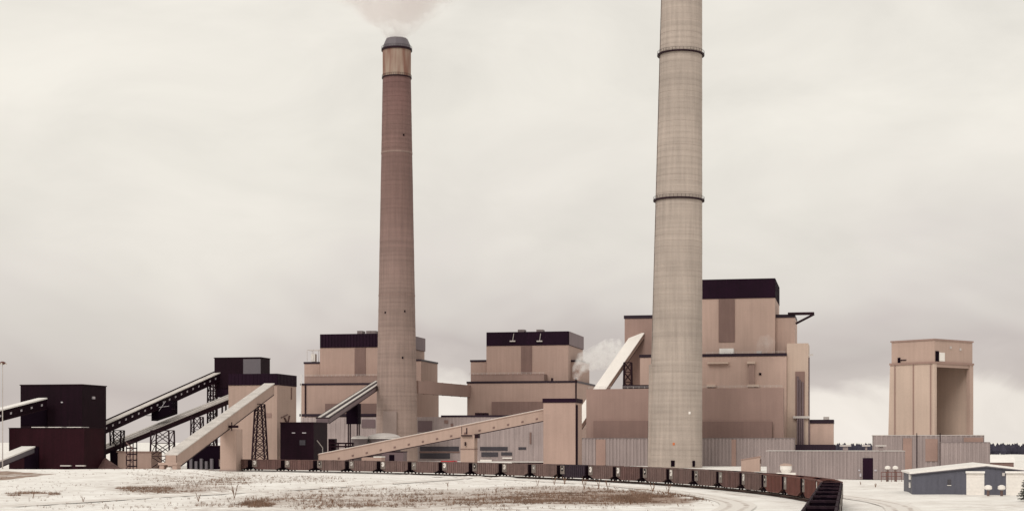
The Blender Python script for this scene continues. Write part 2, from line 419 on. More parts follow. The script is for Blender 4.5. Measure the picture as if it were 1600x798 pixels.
def ground_z(x, y):
    flat = sstep(3.5, 9, abs(track_off(x, y))) * sstep(640, 560, y) * sstep(4, 9, road_dist(x, y))
    r2 = track_off(x, y)
    flat *= sstep(3, 6, abs(r2 + 15)) * sstep(3, 6, abs(r2 - 11))
    n = noise.noise(Vector((x * 0.05, y * 0.05, 0))) * 0.5 + noise.noise(Vector((x * 0.17, y * 0.17, 3))) * 0.16
    z = (n * 0.6) * flat
    z += 0.45 * math.exp(-((road_dist(x, y) - 7.0) / 1.3) ** 2) * (.6 + .8 * abs(noise.noise(Vector((x * .09, y * .09, 4)))))
    if y < 620: z += 0.35 * (math.exp(-((r2 + 9.5) / 1.4) ** 2) + math.exp(-((r2 + 20) / 1.4) ** 2) + math.exp(-((r2 - 6.5) / 1.3) ** 2)) * (.5 + abs(noise.noise(Vector((x * .08, y * .08, 7)))))
    m = sstep(-82, -100, x) * (math.exp(-((y - 487) / 42) ** 2) if y < 487 else math.exp(-((y - 487) / 24) ** 2))
    z += 2.3 * m * (1 + 0.10 * noise.noise(Vector((x * .06, y * .06, 9))))
    return z
# bare, thinly snowed ground: (px, py, half width, half height, strength)
BARE = [(560, 768, 150, 6, .30), (640, 782, 230, 9, .38), (770, 777, 130, 8, .42), (880, 766, 120, 6, .40), (960, 777, 150, 9, .52), (1040, 778, 75, 6, .62), (830, 782, 170, 5, .38), (930, 772, 90, 4, .5),
        (450, 787, 130, 8, .28), (405, 787, 25, 3, .50), (275, 764, 80, 6, .40), (225, 763, 40, 4, .30), (330, 752, 60, 5, .26), (310, 747, 100, 8, .24), (50, 772, 40, 3, .30),
        (430, 748, 110, 5, .22), (345, 790, 60, 6, .26), (690, 752, 120, 4, .22), (1450, 783, 90, 6, .16), (1180, 768, 60, 3, .22), (1130, 795, 90, 4, .26), (600, 797, 300, 5, .28), (880, 796, 160, 4, .2), (700, 768, 90, 4, .34), (520, 775, 110, 5, .34), (240, 756, 110, 6, .24), (110, 765, 70, 4, .16), (1380, 760, 60, 5, .2), (1560, 792, 60, 6, .22)]
def bare(x, y):
    if y < 150 or y > 640: return 0.0
    px, py = CX + x / y * FPX, CY + (EYE - ground_z(x, y)) / y * FPX
    b = 0.0
    for cx, cy, rx, ry, s in BARE:
        q = ((px - cx) / rx) ** 2 + ((py - cy) / ry) ** 2
        if q < 4: b = max(b, s * sstep(4, 0.2, q) * 1.15)
    if px < 84 and 728 < py < 756:                     # wet ditch running out to a point
        h = max(0.4, (84 - px) / 84 * 6.0); q = abs(py - 741.5 + (px - 40) * .03) / h
        if q < 1.15: b = max(b, 1.05 if q > 0.45 else 0.5)
    r2 = track_off(x, y)
    b = max(b, 0.17)
    b *= sstep(2.5, 6, road_dist(x, y)) * sstep(4, 8, abs(r2 + 15))
    return b
def axis(lo, hi, step, far, k):
    a = []; x = lo
    while x < hi: a.append(x); x += step
    a.append(hi)
    for i in range(k):
        t = ((i + 1) / k) ** 2.6
        a.insert(0, lo + (far[0] - lo) * t); a.append(hi + (far[1] - hi) * t)
    return sorted(a)
xs = axis(-200, 200, 2.4, (-6000, 6000), 14); ys = axis(150, 640, 2.6, (-800, 9000), 14)
gm = MB(); nx = len(xs)
gm.v = [(x, y, ground_z(x, y)) for y in ys for x in xs]
gm.f = [(j * nx + i, j * nx + i + 1, (j + 1) * nx + i + 1, (j + 1) * nx + i) for j in range(len(ys) - 1) for i in range(nx - 1)]
ground = gm.build('ground', 'snow_ground', smooth=True); tag(ground, 'snow covered ground with patches of dry brown grass', None, kind='structure')
att = ground.data.attributes.new('bare', 'FLOAT', 'POINT')
att.data.foreach_set('value', [bare(v[0], v[1]) for v in gm.v])

def strip(name, pts, w, m, label, lift=0.13, uv=True):
    b = MB(); us = []
    k = 5
    for i, p in enumerate(pts):
        p = Vector(p); a = Vector(pts[max(0, i - 1)]); c = Vector(pts[min(len(pts) - 1, i + 1)])
        t = (c - a).normalized(); n = Vector((-t.y, t.x))
        for q in range(k):
            s = q / (k - 1); e = p + n * w * (0.5 - s)
            b.v.append((e.x, e.y, ground_z(e.x, e.y) + lift)); us.append((s, i))
    for i in range(len(pts) - 1):
        for q in range(k - 1): b.f.append((i * k + q, (i + 1) * k + q, (i + 1) * k + q + 1, i * k + q + 1))
    b.f = [f[::-1] for f in b.f]
    o = b.build(name, m); u = o.data.uv_layers.new(name='UVMap')
    for l in o.data.loops: u.data[l.index].uv = us[l.vertex_index]
    return tag(o, label, None, kind='structure')
def dens(pts, step=4):
    o = []
    for (ax, ay), (bx, by) in zip(pts, pts[1:]):
        n = max(1, int(math.hypot(bx - ax, by - ay) / step))
        o += [(ax + (bx - ax) * i / n, ay + (by - ay) * i / n) for i in range(n)]
    return o + [pts[-1]]
def arcp(off, s0, s1, step=4.0):
    n = int((s1 - s0) / step); return [tuple(track(s0 + (s1 - s0) * i / n, off)[0]) for i in range(n + 1)]
strip('snow_road', dens(ROADP), 6.5, 'packed_snow', 'packed snow road crossing the field to the railway')
strip('service_road', arcp(-15, -200, 215), 6.0, 'packed_snow', 'packed snow service road inside the railway curve')
strip('outer_road', arcp(11, -200, 120), 5.5, 'packed_snow', 'packed snow road with wheel ruts outside the railway curve')
strip('track_bed', arcp(0, -220, 380), 3.4, 'ballast', 'gravel and snow bed under the railway', lift=0.15)

trk = thing('railway_track', 'curved railway track under the coal train', None, (0, 0, 0)); trk['kind'] = 'structure'
for s_ in (-0.72, 0.72):
    b = MB(); n = 150
    for i in range(n):
        p, a = track(-220 + 4 * i); nrm = Vector((math.cos(a), math.sin(a)))
        for dr, z in ((-.07, .28), (.07, .28), (.07, .45), (-.07, .45)):
            q = p + nrm * (s_ + dr); b.v.append((q.x, q.y, z))
    for i in range(n - 1):
        for k in range(4): b.f.append((i * 4 + k, i * 4 + (k + 1) % 4, i * 4 + 4 + (k + 1) % 4, i * 4 + 4 + k))
    b.build('rail', 'rail_steel', trk)
sl0 = MB().box(-1.3, 1.3, -.12, .12, .125, .285).build('sleeper', 'timber', trk)
for i in range(260):
    o = sl0 if i == 0 else sl0.copy()
    if i: COL.objects.link(o); o.parent = trk
    p, a = track(-30 + i * 1.1)
    o.location = (p.x, p.y, 0); o.rotation_euler = (0, 0, a)

# ------------------------------------------------------------------ chimneys
def platform(root, r, z, name='platform', out=0.95, th=0.55, parent=None):
    p = MB().lathe([(r - .3, z - th), (r + out, z - th), (r + out, z), (r - .3, z)], 64, cap=False).build(name, 'dark_steel', parent or root)
    b = MB()
    for k in range(40):
        a = 2 * math.pi * k / 40
        x, y = (r + out - .1) * math.cos(a), (r + out - .1) * math.sin(a); b.box(x - .05, x + .05, y - .05, y + .05, z, z + 1.1)
    b.lathe([(r + out - .14, z + 1.05), (r + out - .06, z + 1.05), (r + out - .06, z + 1.13), (r + out - .14, z + 1.13)], 48, cap=False)
    b.build('railing', 'dark_steel', p)
    return p
def shell_profile(z0, z1, r0, r1, lift=2.4):
    pr = []; z = z0
    rr = lambda q: r0 + (r1 - r0) * (q - z0) / (z1 - z0)
    while z < z1 - 0.01:
        t = min(z + lift, z1); j = random.uniform(-.025, .025)
        pr += [(rr(z) - .05, z), (rr(z) + .03 + j, z + .12), (rr(t) + .03 + j, t - .12), (rr(t) - .05, t - 0.001)]; z = t
    return pr
d = 645.0; p = W(1055, 730, d)
rc = thing('concrete_chimney', 'tall pale grey concrete chimney with two dark ring platforms, rising out of sight', 'chimney', (p.x, p.y, 0))
rc.rotation_euler = (0, R(0.78), 0)
MB().lathe(shell_profile(0, 213, 10.9, 8.0), 72).build('shell', 'concrete', rc)
for z in (108.5, 167.5): platform(rc, 10.9 - 2.9 * z / 213, z)
for px in (1047, 1079):
    x = (px - 1055) / 3.845; y = -math.sqrt(10.8 ** 2 - x * x)
    MB().box(x - .75, x + .75, y - .35, y + .5, .6, 3.0).build('doorway', 'dark_opening', rc)
for px, py, m in ((1072, 645, 'white_paint'), (1048, 693, 'orange_paint')):
    x = (px - 1055) / 3.845; z = EYE + (CY - py) / 3.845; r = 10.9 - 2.9 * z / 213; y = -math.sqrt(r * r - x * x)
    MB().box(x - .4, x + .4, y - .25, y + .5, z - .5, z + .5).build('junction_box', m, rc)
MB().box(-11.2, -9.4, -2.6, .3, 0, 41.5).build('lift_shaft', 'concrete', rc)
b = MB()
for s in (-.3, .3): b.bar((-10.28, -1.2 + s, 42), (-8.02, -1.2 + s, 210), .09)
b.build('ladder', 'dark_steel', rc)

d = 820.0; p = W(620, 721, d)
lc = thing('brown_chimney', 'tall chimney stained reddish brown, with pale rusty collar and dark cap, steaming', 'chimney', (p.x, p.y, 0))
MB().lathe(shell_profile(0, 198, 10.9, 7.25), 72).build('shell', 'stained_concrete', lc)
MB().lathe([(7.3, 198), (7.35, 212.5)], 64).build('collar', 'rusty_collar', lc)
platform(lc, 7.2, 198.2, out=.5, th=.6); platform(lc, 7.2, 212.8, out=.75, th=1.0)
MB().lathe([(7.4, 212.6), (7.0, 214.8), (5.6, 218.0), (5.2, 218.0), (5.2, 213.5)], 12).build('cap', 'grey_panel', lc)
for py in (240, 462):
    z = EYE + (CY - py) / 3.024; r = 10.9 - 3.65 * z / 198
    MB().lathe([(r - .1, z - .5), (r + .14, z - .5), (r + .14, z + .5), (r - .1, z + .5)], 64, cap=False).build('ring_band', 'faded_band', lc)
MB().box(-6.4, 0.7, -11.6, -8, 12, 25.9).build('access_housing', 'concrete_plain', lc)
for px, py in ((632, 215), (604, 490), (634, 488), (631, 560)):
    x = (px - 620) / 3.024; z = EYE + (CY - py) / 3.024; r = 10.9 - 3.65 * z / 198; y = -math.sqrt(r * r - x * x)
    MB().box(x - .4, x + .4, y - .2, y + .4, z - .5, z + .5).build('port', 'dark_opening', lc)

# ------------------------------------------------------------------ boiler houses
def boiler(label, off, d, dy, rib):
    px = lambda v: v + off
    f = Fr('boiler_house', label, 'power station', px(888), d)
    up = f.box('upper_wall', 'beige_cladding', px(760), px(888), 539 + dy, None, 0, 50)
    if rib: f.ribbed('crown_band', 'maroon_band', px(760), px(888), 518 + dy, 539.3 + dy, -.35, 50.7, 1.9, .8, .35)
    else: f.ribbed('crown_band', 'maroon_band', px(760), px(888), 518 + dy, 539.3 + dy, -.35, 50.7, 1.2, .35, .10)
    x0, x1, z0, z1 = f.ext(px(760), px(888), 518 + dy, 539.3 + dy, -.35)
    MB().box(x1 + .36, x1 + .6, .2, 49.6, z0 + .1, z1 - .1).build('side_panel', 'purple_grey', f.e)  # plain grey box over the right face, paler than the front band
    f.box('vertical_stripe', 'stripe_cladding', px(814), px(831), 540 + dy, 594 + dy, -.4, 1.0)
    sh = f.box('left_shoulder', 'beige_cladding', px(735.5), px(759.7), 564 + dy, None, 3, 40)
    f.cap('parapet', 'maroon_trim', px(735.5), px(758.5), 562 + dy, 565 + dy, 3, 40, parent=None)
    f.box('mid_wall', 'beige_cladding', px(730), px(901), 597 + dy, None, -16, 64)
    f.cap('parapet', 'maroon_trim', px(730), px(901), 595 + dy, 598 + dy, -16, 64)
    f.box('roof_gallery', 'brown_cladding', px(736), px(850), 584 + dy, 595 + dy, -9, 9.3)
    f.railing(px(733), px(850), 585 + dy, -10, 1.2)
    f.box('lower_annex', 'stripe_cladding', px(768), px(852), 627 + dy, None, -20, 4.2)
    return f
u2 = boiler('beige boiler house with a flat dark maroon crown band, behind the sloping pale gallery', 0, 900, 0, False)
u2.box('right_shoulder', 'beige_cladding', 888.2, 906, 564, None, 9, 34)
u2.cap('parapet', 'maroon_trim', 889.5, 905, 562, 565, 9, 34)
for px in (814, 843): u2.box('roof_vent', 'grey_sheet_dark', px - 5, px + 5, 514.5, 518.2, 6, 6)
for px in (801, 843):
    x = u2.lx(px, -.8)
    z0, z1 = u2.lz(533, x), u2.lz(521, x)
    b = MB().bar((x, -.9, z0), (x + .7, -.9, z1), .28); b.box(x - 1.6, x + 1.6, -1.4, -.4, z0 - .3, z0 + .4); b.build('davit', 'galvanised', u2.e)
x = u2.lx(900, -17)
MB().tube((x, -17, 14), (x, -17, u2.lz(590, x, -17)), .45).build('downpipe', 'dark_steel', u2.e)
x = u2.lx(834, -10); MB().box(x + 10, x + 11.2, -11, -10, u2.lz(595, x, -10), u2.lz(590.5, x, -10)).build('roof_hatch', 'dark_steel', u2.e)
for px in (744, 751, 757):      # plant standing on the low roof
    pass
u1 = boiler('beige boiler house with a ribbed dark maroon crown band, behind the brown chimney', -260, 921, 3, True)
x0 = u1.lx(627.5, 1); x1 = u1.lx(655, 4)
MB().box(.3, x1, 8, 46, 0, u1.lz(563, x1, 4)).build('right_shoulder', 'beige_cladding', u1.e)
zt = u1.lz(563, x1, 4); MB().box(0.4, x1 + .35, 7.6, 46.4, zt, zt + 1.0).build('parapet', 'maroon_trim', u1.e)
b = MB(); x0, x1 = u1.lx(479, 4), u1.lx(499, 4); z0, z1 = u1.lz(564, x0, 4), u1.lz(546, x0, 4)
for x in (x0, (x0 + x1) / 2, x1):
    for y in (5, 14): b.box(x - .12, x + .12, y - .12, y + .12, z0, z1)
for y in (5, 14): b.box(x0, x1, y - .12, y + .12, z1 - .25, z1)
b.box(x0, x1, 9.4, 9.6, z1 - .25, z1 - .02); b.box(x0, x0 + .24, 5, 14, z1 - .23, z1 - .03); b.build('roof_frame', 'galvanised', u1.e)
x0 = u1.lx(486, 8); MB().box(x0, x0 + 2.5, 8, 11, z0, z0 + 4.5).build('roof_unit', 'white_paint', u1.e)
for px in (562, 576, 583): u1.box('roof_vent', 'grey_sheet_dark', px - 4, px + 4, 516.5, 521.2, 8, 6)
x = u1.lx(477, -16.6); MB().box(x - .35, x + .35, -16.8, -15.9, 22, u1.lz(600, x, -16)).build('downpipe', 'dark_steel', u1.e)
u1.cap('low_roof_edge', 'maroon_trim', 469, 586, 646, 650, -30, 13)
# flue duct between the brown chimney and the second boiler house
A = Vector((-59.5 + 8.5, 826, 0)); k = u2.dep(u2.lx(731, -10), -10)
B = W(733, 600, k - 2); B.z = 0
fd = thing('flue_duct', 'long beige flue duct bridging brown chimney and boiler house', 'duct', A)
z0, z1 = EYE + (CY - 616) / FPX * 850, EYE + (CY - 597) / FPX * 850
q = B - A
b = MB().bar((0, 0, (z0 + z1) / 2), (q.x, q.y, (z0 + z1) / 2), 5.0, z1 - z0); b.build('duct_casing', 'brown_cladding', fd)
b = MB()
for i in range(1, 6):
    t = i / 6; c = q * t; b.bar((c.x - .2, c.y, (z0 + z1) / 2), (c.x + .2, c.y, (z0 + z1) / 2), 5.5, z1 - z0 + .5)
b.build('stiffener', 'stripe_cladding', fd)['kind'] = 'stuff'

# the largest boiler house, behind the pale chimney
u4 = Fr('boiler_house', 'largest beige boiler house, tall dark crown band, with roof crane boom on its shoulder', 'power station', 1211, 725)
u4.box('upper_wall', 'light_cladding', 1060, 1211, 466, None, 0, 45)
u4.ribbed('crown_band', 'maroon_band', 1060, 1211, 436, 466.3, -.35, 45.7, 1.2, .35, .10)
u4.box('vertical_stripe', 'stripe_cladding', 1123, 1148, 467, 534, -.4, 1)
u4.box('left_shoulder', 'brown_cladding', 976, 1059, 496, None, 20, 24)
u4.cap('parapet', 'maroon_trim', 976, 1058, 492, 497, 20, 24)
u4.box('right_shoulder', 'light_cladding', 1211.4, 1242, 495, None, 5, 32)
u4.cap('parapet', 'maroon_trim', 1212.8, 1241, 491, 496, 5, 32)
x0, x1 = u4.lx(1231, 4), u4.lx(1272, 4); z = u4.lz(489.5, x0, 4)
b = MB().bar((x0, 4, z), (x1, 4, z), .9, .9).bar((x0, 9, z), (x1, 9, z), .9, .9)
b.bar((x1, 4, z - .3), (u4.lx(1243, 4), 4, u4.lz(505, x0, 4)), .6).bar((x1, 9, z - .3), (u4.lx(1243, 4), 9, u4.lz(505, x0, 4)), .6).bar((x1 - .5, 4, z), (x1 - .5, 9, z), .6)
b.build('crane_boom', 'dark_steel', u4.e)
u4.box('mid_wall', 'light_cladding', 1000, 1229, 556, None, -12, 55)
u4.cap('parapet', 'maroon_trim', 1000, 1228, 552.5, 557, -12, 55)
u4.railing(1104, 1226, 552.5, -11.5, 1.0)
u4.box('roof_unit', 'roof_snow', 1124, 1146, 544, 552.6, -8, 6)
u4.box('roof_unit', 'galvanised', 1182, 1190, 548, 552.6, -8, 4)
for l, r, t, bb in ((1105, 1138, 565, 568), (1167, 1180, 564, 568)):
    u4.box('duct_hood', 'cream_cladding', l, r, t, bb, -14.2, 2.3)
u4.box('duct_riser', 'brown_cladding', 1170, 1179, 568.2, 601, -13.6, 1.7)
for l, r in ((1104, 1118), (1168, 1186)): u4.box('ledge', 'cream_cladding', l, r, 600, 604, -13.8, 1.9)
x = u4.lx(1186, -12.2); z = u4.lz(584, x, -12); MB().box(x, x + 1, -12.5, -12, z - .5, z + .5).build('vent', 'dark_opening', u4.e)
st = u4.box('stair_tower', 'cream_cladding', 1229.4, 1263, 536, None, -10, 22)
u4.box('recess', 'russet_cladding', 1242.5, 1257.5, 580, 650, -10.4, .6)
for px in (1246.5, 1250, 1254):
    x = u4.lx(px, -11); MB().tube((x, -11, 4), (x, -11, u4.lz(590 + random.uniform(-8, 8), x, -11)), .42).build('pipe', 'purple_grey', u4.e)
u4.box('ledge', 'galvanised', 1239, 1265, 649.5, 653, -11.8, 3.0)
x = u4.lx(1264, -9); z = u4.lz(554, x, -9); MB().bar((x - 1, -9, z), (x + 1.8, -9, z), .7).build('bracket', 'galvanised', u4.e)
x = u4.lx(1264, -9); MB().tube((x, -9, 4), (x, -9, u4.lz(558, x, -9)), .35).build('pipe', 'purple_grey', u4.e)
u4.box('annex', 'light_cladding', 1240, 1302, 660, None, -8, 26)
u4.cap('parapet', 'maroon_trim', 1263, 1301.5, 655, 661, -8, 26)
for px in (1246, 1249, 1252, 1255):
    x = u4.lx(px, -12.5); MB().tube((x, -12.5, 2), (x, -12.5, u4.lz(653, x, -12)), .28).build('pipe', 'purple_grey', u4.e)
u4.ribbed('low_roof', 'maroon_trim', 1226, 1305, 694, None, -16, 7.5, 1.4, .5, .2)
x = u4.lx(1291, 0); z = u4.lz(655, x, 0); MB().box(x - 1.3, x + 1.3, 0, 3, z, z + 1.3).build('roof_vent', 'galvanised', u4.e)

pb = Fr('precipitator_house', 'broad plain brown block standing directly behind the pale chimney', 'plant building', 1224, 690)
pb.box('wall', 'brown_cladding', 916, 1224, 606.5, None, 0, 9)
pb.box('low_annex', 'russet_cladding', 927, 1012, 657, None, -2.5, 2.4)
pb.box('low_annex', 'russet_cladding', 1090, 1206, 658, None, -2.5, 2.4)
pb.cap('parapet', 'maroon_trim', 974, 1013, 601, 606.2, 3, 5)
pb.railing(920, 1222, 606.3, .4, 1.0)

gs = Fr('corrugated_shed', 'long low grey corrugated shed behind the foot of the pale chimney', 'shed', 1240, 672)
gs.ribbed('wall', 'grey_sheet', 905, 1240, 684.5, None, 0, 14, 1.5, .7, .3)
for l, r in ((931, 946), (1143, 1150)): gs.box('tan_panel', 'tan_panel', l, r, 686, None, -.45, .6)
gs.cap('roof_edge', 'grey_sheet_dark', 905, 1240, 683.6, 684.4, 0, 14, .4)

# ------------------------------------------------------------------ conveyor galleries
def gallery(label, P0, P1, w, h, side_m, roof_m, wins=0, win_m='pale_glass', strip_m=None, win_at=0.5, name='conveyor_gallery', group=None, flip=1, under=None, roof_t=.35):
    """P0/P1: lower edge of the visible side at both ends; the box extends to the left of travel (flip=1) by w"""
    P0, P1 = Vector(P0), Vector(P1); e = thing(name, label, 'conveyor', (P0.x, P0.y, P0.z), 0, group)
    q = P1 - P0; hd = Vector((q.x, q.y, 0)).normalized(); s = Vector((-hd.y, hd.x, 0)) * flip; up = Vector((0, 0, 1))
    ln = q.length
    def slab(a0, a1, b0, b1, z0, z1):   # along t, across, vertical
        return MB().hexa([q * a0 + s * b0 + up * z0, q * a1 + s * b0 + up * z0, q * a1 + s * b1 + up * z0, q * a0 + s * b1 + up * z0,
                          q * a0 + s * b0 + up * z1, q * a1 + s * b0 + up * z1, q * a1 + s * b1 + up * z1, q * a0 + s * b1 + up * z1])
    def fix(mb):
        if flip < 0: mb.f = [f[::-1] for f in mb.f]
        return mb
    fix(slab(0, 1, 0, .2, 0, h)).build('side_wall', side_m, e)
    fix(slab(0, 1, w - .2, w, 0, h)).build('side_wall', side_m, e)
    fix(slab(0, 1, .21, w - .21, 0.02, .3)).build('floor', under or side_m, e)
    ro = fix(slab(0, 1, -.3, w + .3, h + .02, h + .02 + roof_t)).build('roof', roof_m, e)
    if strip_m:
        for c in strip_m[1]: fix(slab(.003, .997, w * c - strip_m[2] / 2, w * c + strip_m[2] / 2, h + .03 + roof_t, h + roof_t + strip_m[3])).build('roof_ridge', strip_m[0], ro)
    fix(slab(0, 1, -.12, -.005, -.25, .06)).build('bottom_chord', 'dark_steel', e)
    fix(slab(0, .004, 0, w, .05, h)).build('end_wall', side_m, e); fix(slab(.996, 1, 0, w, .05, h)).build('end_wall', side_m, e)
    for i in range(wins):
        t = (i + .5) / wins; dt = .45 / ln
        fix(slab(t - dt, t + dt, -.1, .05, h * win_at - .38, h * win_at + .38)).build('window', win_m, e)
    return e
def trestle(label, px, py_top, py_bot, d, wt, wb, depth=4.0, m='dark_steel', bays=5, group=None, name='trestle', z0=None):
    """four tapering legs with cross bracing"""
    p = W(px, py_bot, d); z1 = EYE + (CY - py_top) / FPX * d; z0 = ground_z(p.x, p.y) if z0 is None else z0
    e = thing(name, label, 'trestle', (p.x, p.y, z0), -R(12), group); H = z1 - z0
    at = lambda sx, sy, t: Vector((sx * (wb + (wt - wb) * t) / 2, sy * depth / 2, H * t))
    for sx in (-1, 1):
        for sy in (-1, 1): MB().bar(at(sx, sy, 0), at(sx, sy, 1), .5).build('leg', m, e)
    for i in range(bays):
        t0, t1 = i / bays, (i + 1) / bays; b = MB()
        for sy in (-1, 1):
            b.bar(at(-1, sy, t1), at(1, sy, t1), .28).bar(at(-1, sy, t0), at(1, sy, t1), .26).bar(at(1, sy, t0), at(-1, sy, t1), .26)
        for sx in (-1, 1): b.bar(at(sx, -1, t0), at(sx, 1, t1), .24).bar(at(sx, -1, t1), at(sx, 1, t1), .24)
        b.build('cross_brace', m, e)
    return e

# beige gallery C rising from the snow bank to the silo
gallery('steep beige conveyor gallery climbing from the snow bank to the silo', W(276, 732, 490), W(428, 616, 640), 3.6, 4.2, 'pale_cladding', 'dusted_roof', 0)
p = W(356, 736, 560); pc = Fr('support_pier', 'square beige pier holding up the steep beige gallery beside the train', 'pier', 369, 560)
x0 = pc.lx(344); pc.e.location.z = 0
MB().box(x0, 0, 0, 6, 0, pc.lz(670, 0)).build('shaft', 'pale_cladding', pc.e)
MB().box(x0 - .25, .25, -.25, 6.25, 0, .7).build('plinth', 'concrete_plain', pc.e)
b = MB().box(-2.6, .9, -.8, -.05, pc.lz(668), pc.lz(664)); b.bar((-1.5, -.4, pc.lz(672)), (-1.5, -.4, pc.lz(659)), .3).build('gantry', 'dark_steel', pc.e)
trestle('dark lattice tower tapering upward under the head of the beige gallery', 406, 631, 720, 610, 2.6, 5.6, 3.5, bays=7)
hd = Fr('gallery_portal', 'small beige portal with arched opening at the foot of the steep gallery', 'portal', 276, 478)
x0 = hd.lx(249)
b = MB()
b.box(x0, x0 + 1.4, 0, 3, 1.2, 3.6).box(-1.4, 0, 0, 3, 1.2, 3.6).box(x0 - .3, .3, -.3, 3.3, 3.6, 4.3)
b.build('frame', 'pale_cladding', hd.e)
MB().lathe([(1.3, 1.2), (1.3, 2.4), (.9, 3.0), (.2, 3.3)], 16, ((x0) / 2, 1.5)).build('dome', 'white_paint', hd.e)

# dark galleries A and B
gallery('long dark conveyor gallery with a row of small windows, rising to the dark tower house', W(150, 683, 622), W(358, 588, 700), 4.2, 3.3, 'dark_shed', 'dusted_roof', 22, strip_m=('dark_steel', (.78,), .35, .5), win_at=.55)
gallery('pale roofed conveyor gallery passing under the long dark gallery', W(150, 715, 632), W(388, 618, 692), 7.5, 1.9, 'dark_steel', 'galvanised', 0, strip_m=('dusted_roof', (.3, .72), 1.5, .3))
dh = Fr('drive_house', 'small black drive house hanging below the long dark gallery', 'conveyor house', 268, 655)
x0 = dh.lx(236.5); b = MB()
z0, z1 = dh.lz(657, x0), dh.lz(637, x0); zb = dh.lz(646, 0)
b.hexa([(x0, 0, z0), (0, 0, zb), (0, 6, zb), (x0, 6, z0), (x0, 0, z1), (0, 0, z1 + 3), (0, 6, z1 + 3), (x0, 6, z1)]); b.build('housing', 'dark_opening', dh.e)
b = MB().bar((x0 - 2.2, 0, z0 + 2.2), (x0, 0, z0 + 2.2), .25).bar((0, 0, zb + 2), (1.6, 0, zb + 2), .25); b.build('walkway', 'dark_steel', dh.e)
b = MB(); x = -3
b.bar((x - 2.5, -.2, z1 - 1.2), (x + .5, -.2, z1 + 2.8), .18).bar((x - 2.5, -.2, z1 + .3), (x + 2, -.2, z1 + .8), .18); b.build('stair', 'pale_glass', dh.e)
trestle('dense dark lattice trestle under the pale roofed gallery', 254, 672, 732, 618, 7.4, 8.2, 5, bays=3)
trestle('slim dark trestle with raking leg behind the steep beige gallery', 308, 651, 728, 646, 4.0, 4.6, 3, bays=4)
trestle('pale slim trestle under the head of the long dark gallery', 331, 600, 728, 688, 2.6, 3.0, 3, bays=9)
trestle('short splayed trestle just beside the dark transfer house', 183, 672, 728, 640, 4.8, 3.6, 3, bays=4)
st = Fr('stair_tower', 'narrow dark open stair tower under the pale roofed gallery', 'stair tower', 208, 575)
x0 = st.lx(197.5); zt = st.lz(688); b = MB()
for x in (x0, 0):
    for y in (0, 3): b.bar((x, y, 0), (x, y, zt), .3)
b.build('frame', 'dark_steel', st.e)
for i in range(5):
    z = zt * (i + .7) / 5; MB().box(x0 - .1, .1, -.1, 3.1, z - .1, z + .35).build('landing', 'dark_steel', st.e)
    MB().bar((x0 if i % 2 else 0, -.1, z - zt / 5), (0 if i % 2 else x0, -.1, z), .5, .3).build('flight', 'stripe_cladding', st.e)
ts = Fr('tan_shed', 'low tan shed behind the dark open stair tower', 'shed', 236, 615)
ts.box('wall', 'beige_cladding', 184, 236, 706, None, 0, 10); ts.cap('roof', 'brown_cladding', 184, 236, 704.6, 706, 0, 10, .4)
ts.box('door', 'dark_opening', 172, 183, 703, None, .6, 3)
hp = MB(); c = W(165, 728, 590)
for i in range(9):
    for j in range(9): hp.v.append(((i - 4) * 1.6, (j - 4) * 1.2, 4.6 * max(0, 1 - math.hypot(i - 4, j - 4) / 4.2) + random.uniform(-.15, .15)))
for i in range(8):
    for j in range(8): hp.f.append((i * 9 + j, i * 9 + 9 + j, i * 9 + 10 + j, i * 9 + j + 1))
o = hp.build('coal_heap', 'car_brown'); o.location = (c.x, c.y, 0); tag(o, 'small reddish brown heap beside the dark transfer house', 'heap')
bh = Fr('dump_house', 'black open sided dump house under the steep beige gallery', 'plant building', 344, 606)
bh.box('wall', 'dark_opening', 292, 344, 697, None, 0, 9)
bh.cap('roof', 'dark_steel', 296, 344, 695.5, 697, 0, 9, .3)
for i in range(5): bh.box('equipment', 'grey_panel', 296 + i * 8, 300 + i * 8, 716 + (i % 2) * 4, None, -1.6, 1.2)

# far left: dark houses with two galleries running in from the left
th = Fr('transfer_house', 'tall windowless dark maroon transfer house at the foot of the long dark gallery', 'plant building', 128, 600)
th.box('wall', 'dark_shed', 32, 128, 601.5, None, 0, 20)
th.cap('roof', 'dark_steel', 32, 128, 600, 601.5, 0, 20, .25)
th.box('opening', 'dark_opening', 33, 73, 636, 664, -.3, .5)
th.box('lamp', 'pale_glass', 95, 98, 627, 629, -.3, .4)
x = th.lx(128.5, 0); MB().box(0, .4, 8, 10, th.lz(622), th.lz(618)).build('vent', 'pale_glass', th.e)
MB().box(0.01, .5, 1.5, 5, 7.5, 8.2).build('canopy', 'galvanised', th.e)
lb = Fr('crusher_house', 'low dark red house standing in front of the tall transfer house', 'plant building', 131, 575)
lb.box('wall', 'dark_red_shed', 14, 131, 668.5, None, 0, 16)
lb.cap('roof', 'dark_steel', 14, 131, 667.5, 668.4, 0, 16, .2)
for l, r in ((49, 70), (75, 96), (104, 127)): lb.box('roof_snow', 'roof_snow', l, r, 666.4, 667.4, 0, 6)
lb.box('opening', 'dark_opening', 38, 60, 697, None, -.4, .6)
for l, r in ((94, 110), (118, 132)): lb.box('step', 'galvanised', l, r, 726, 728, -1.4, 1.2)
b = MB(); x = lb.lx(108, 4); z = lb.lz(668, x, 4); b.bar((x, 4, z), (x, 4, z + 3), .15).bar((x - .6, 4, z + 2.2), (x + .6, 4, z + 2.2), .12); b.build('mast', 'dark_steel', lb.e)
gallery('dark gallery with pale roof entering the tall transfer house', W(-60, 673, 560), W(73, 638, 598), 4.0, 3.6, 'dark_shed', 'roof_snow', 8, roof_t=.5)
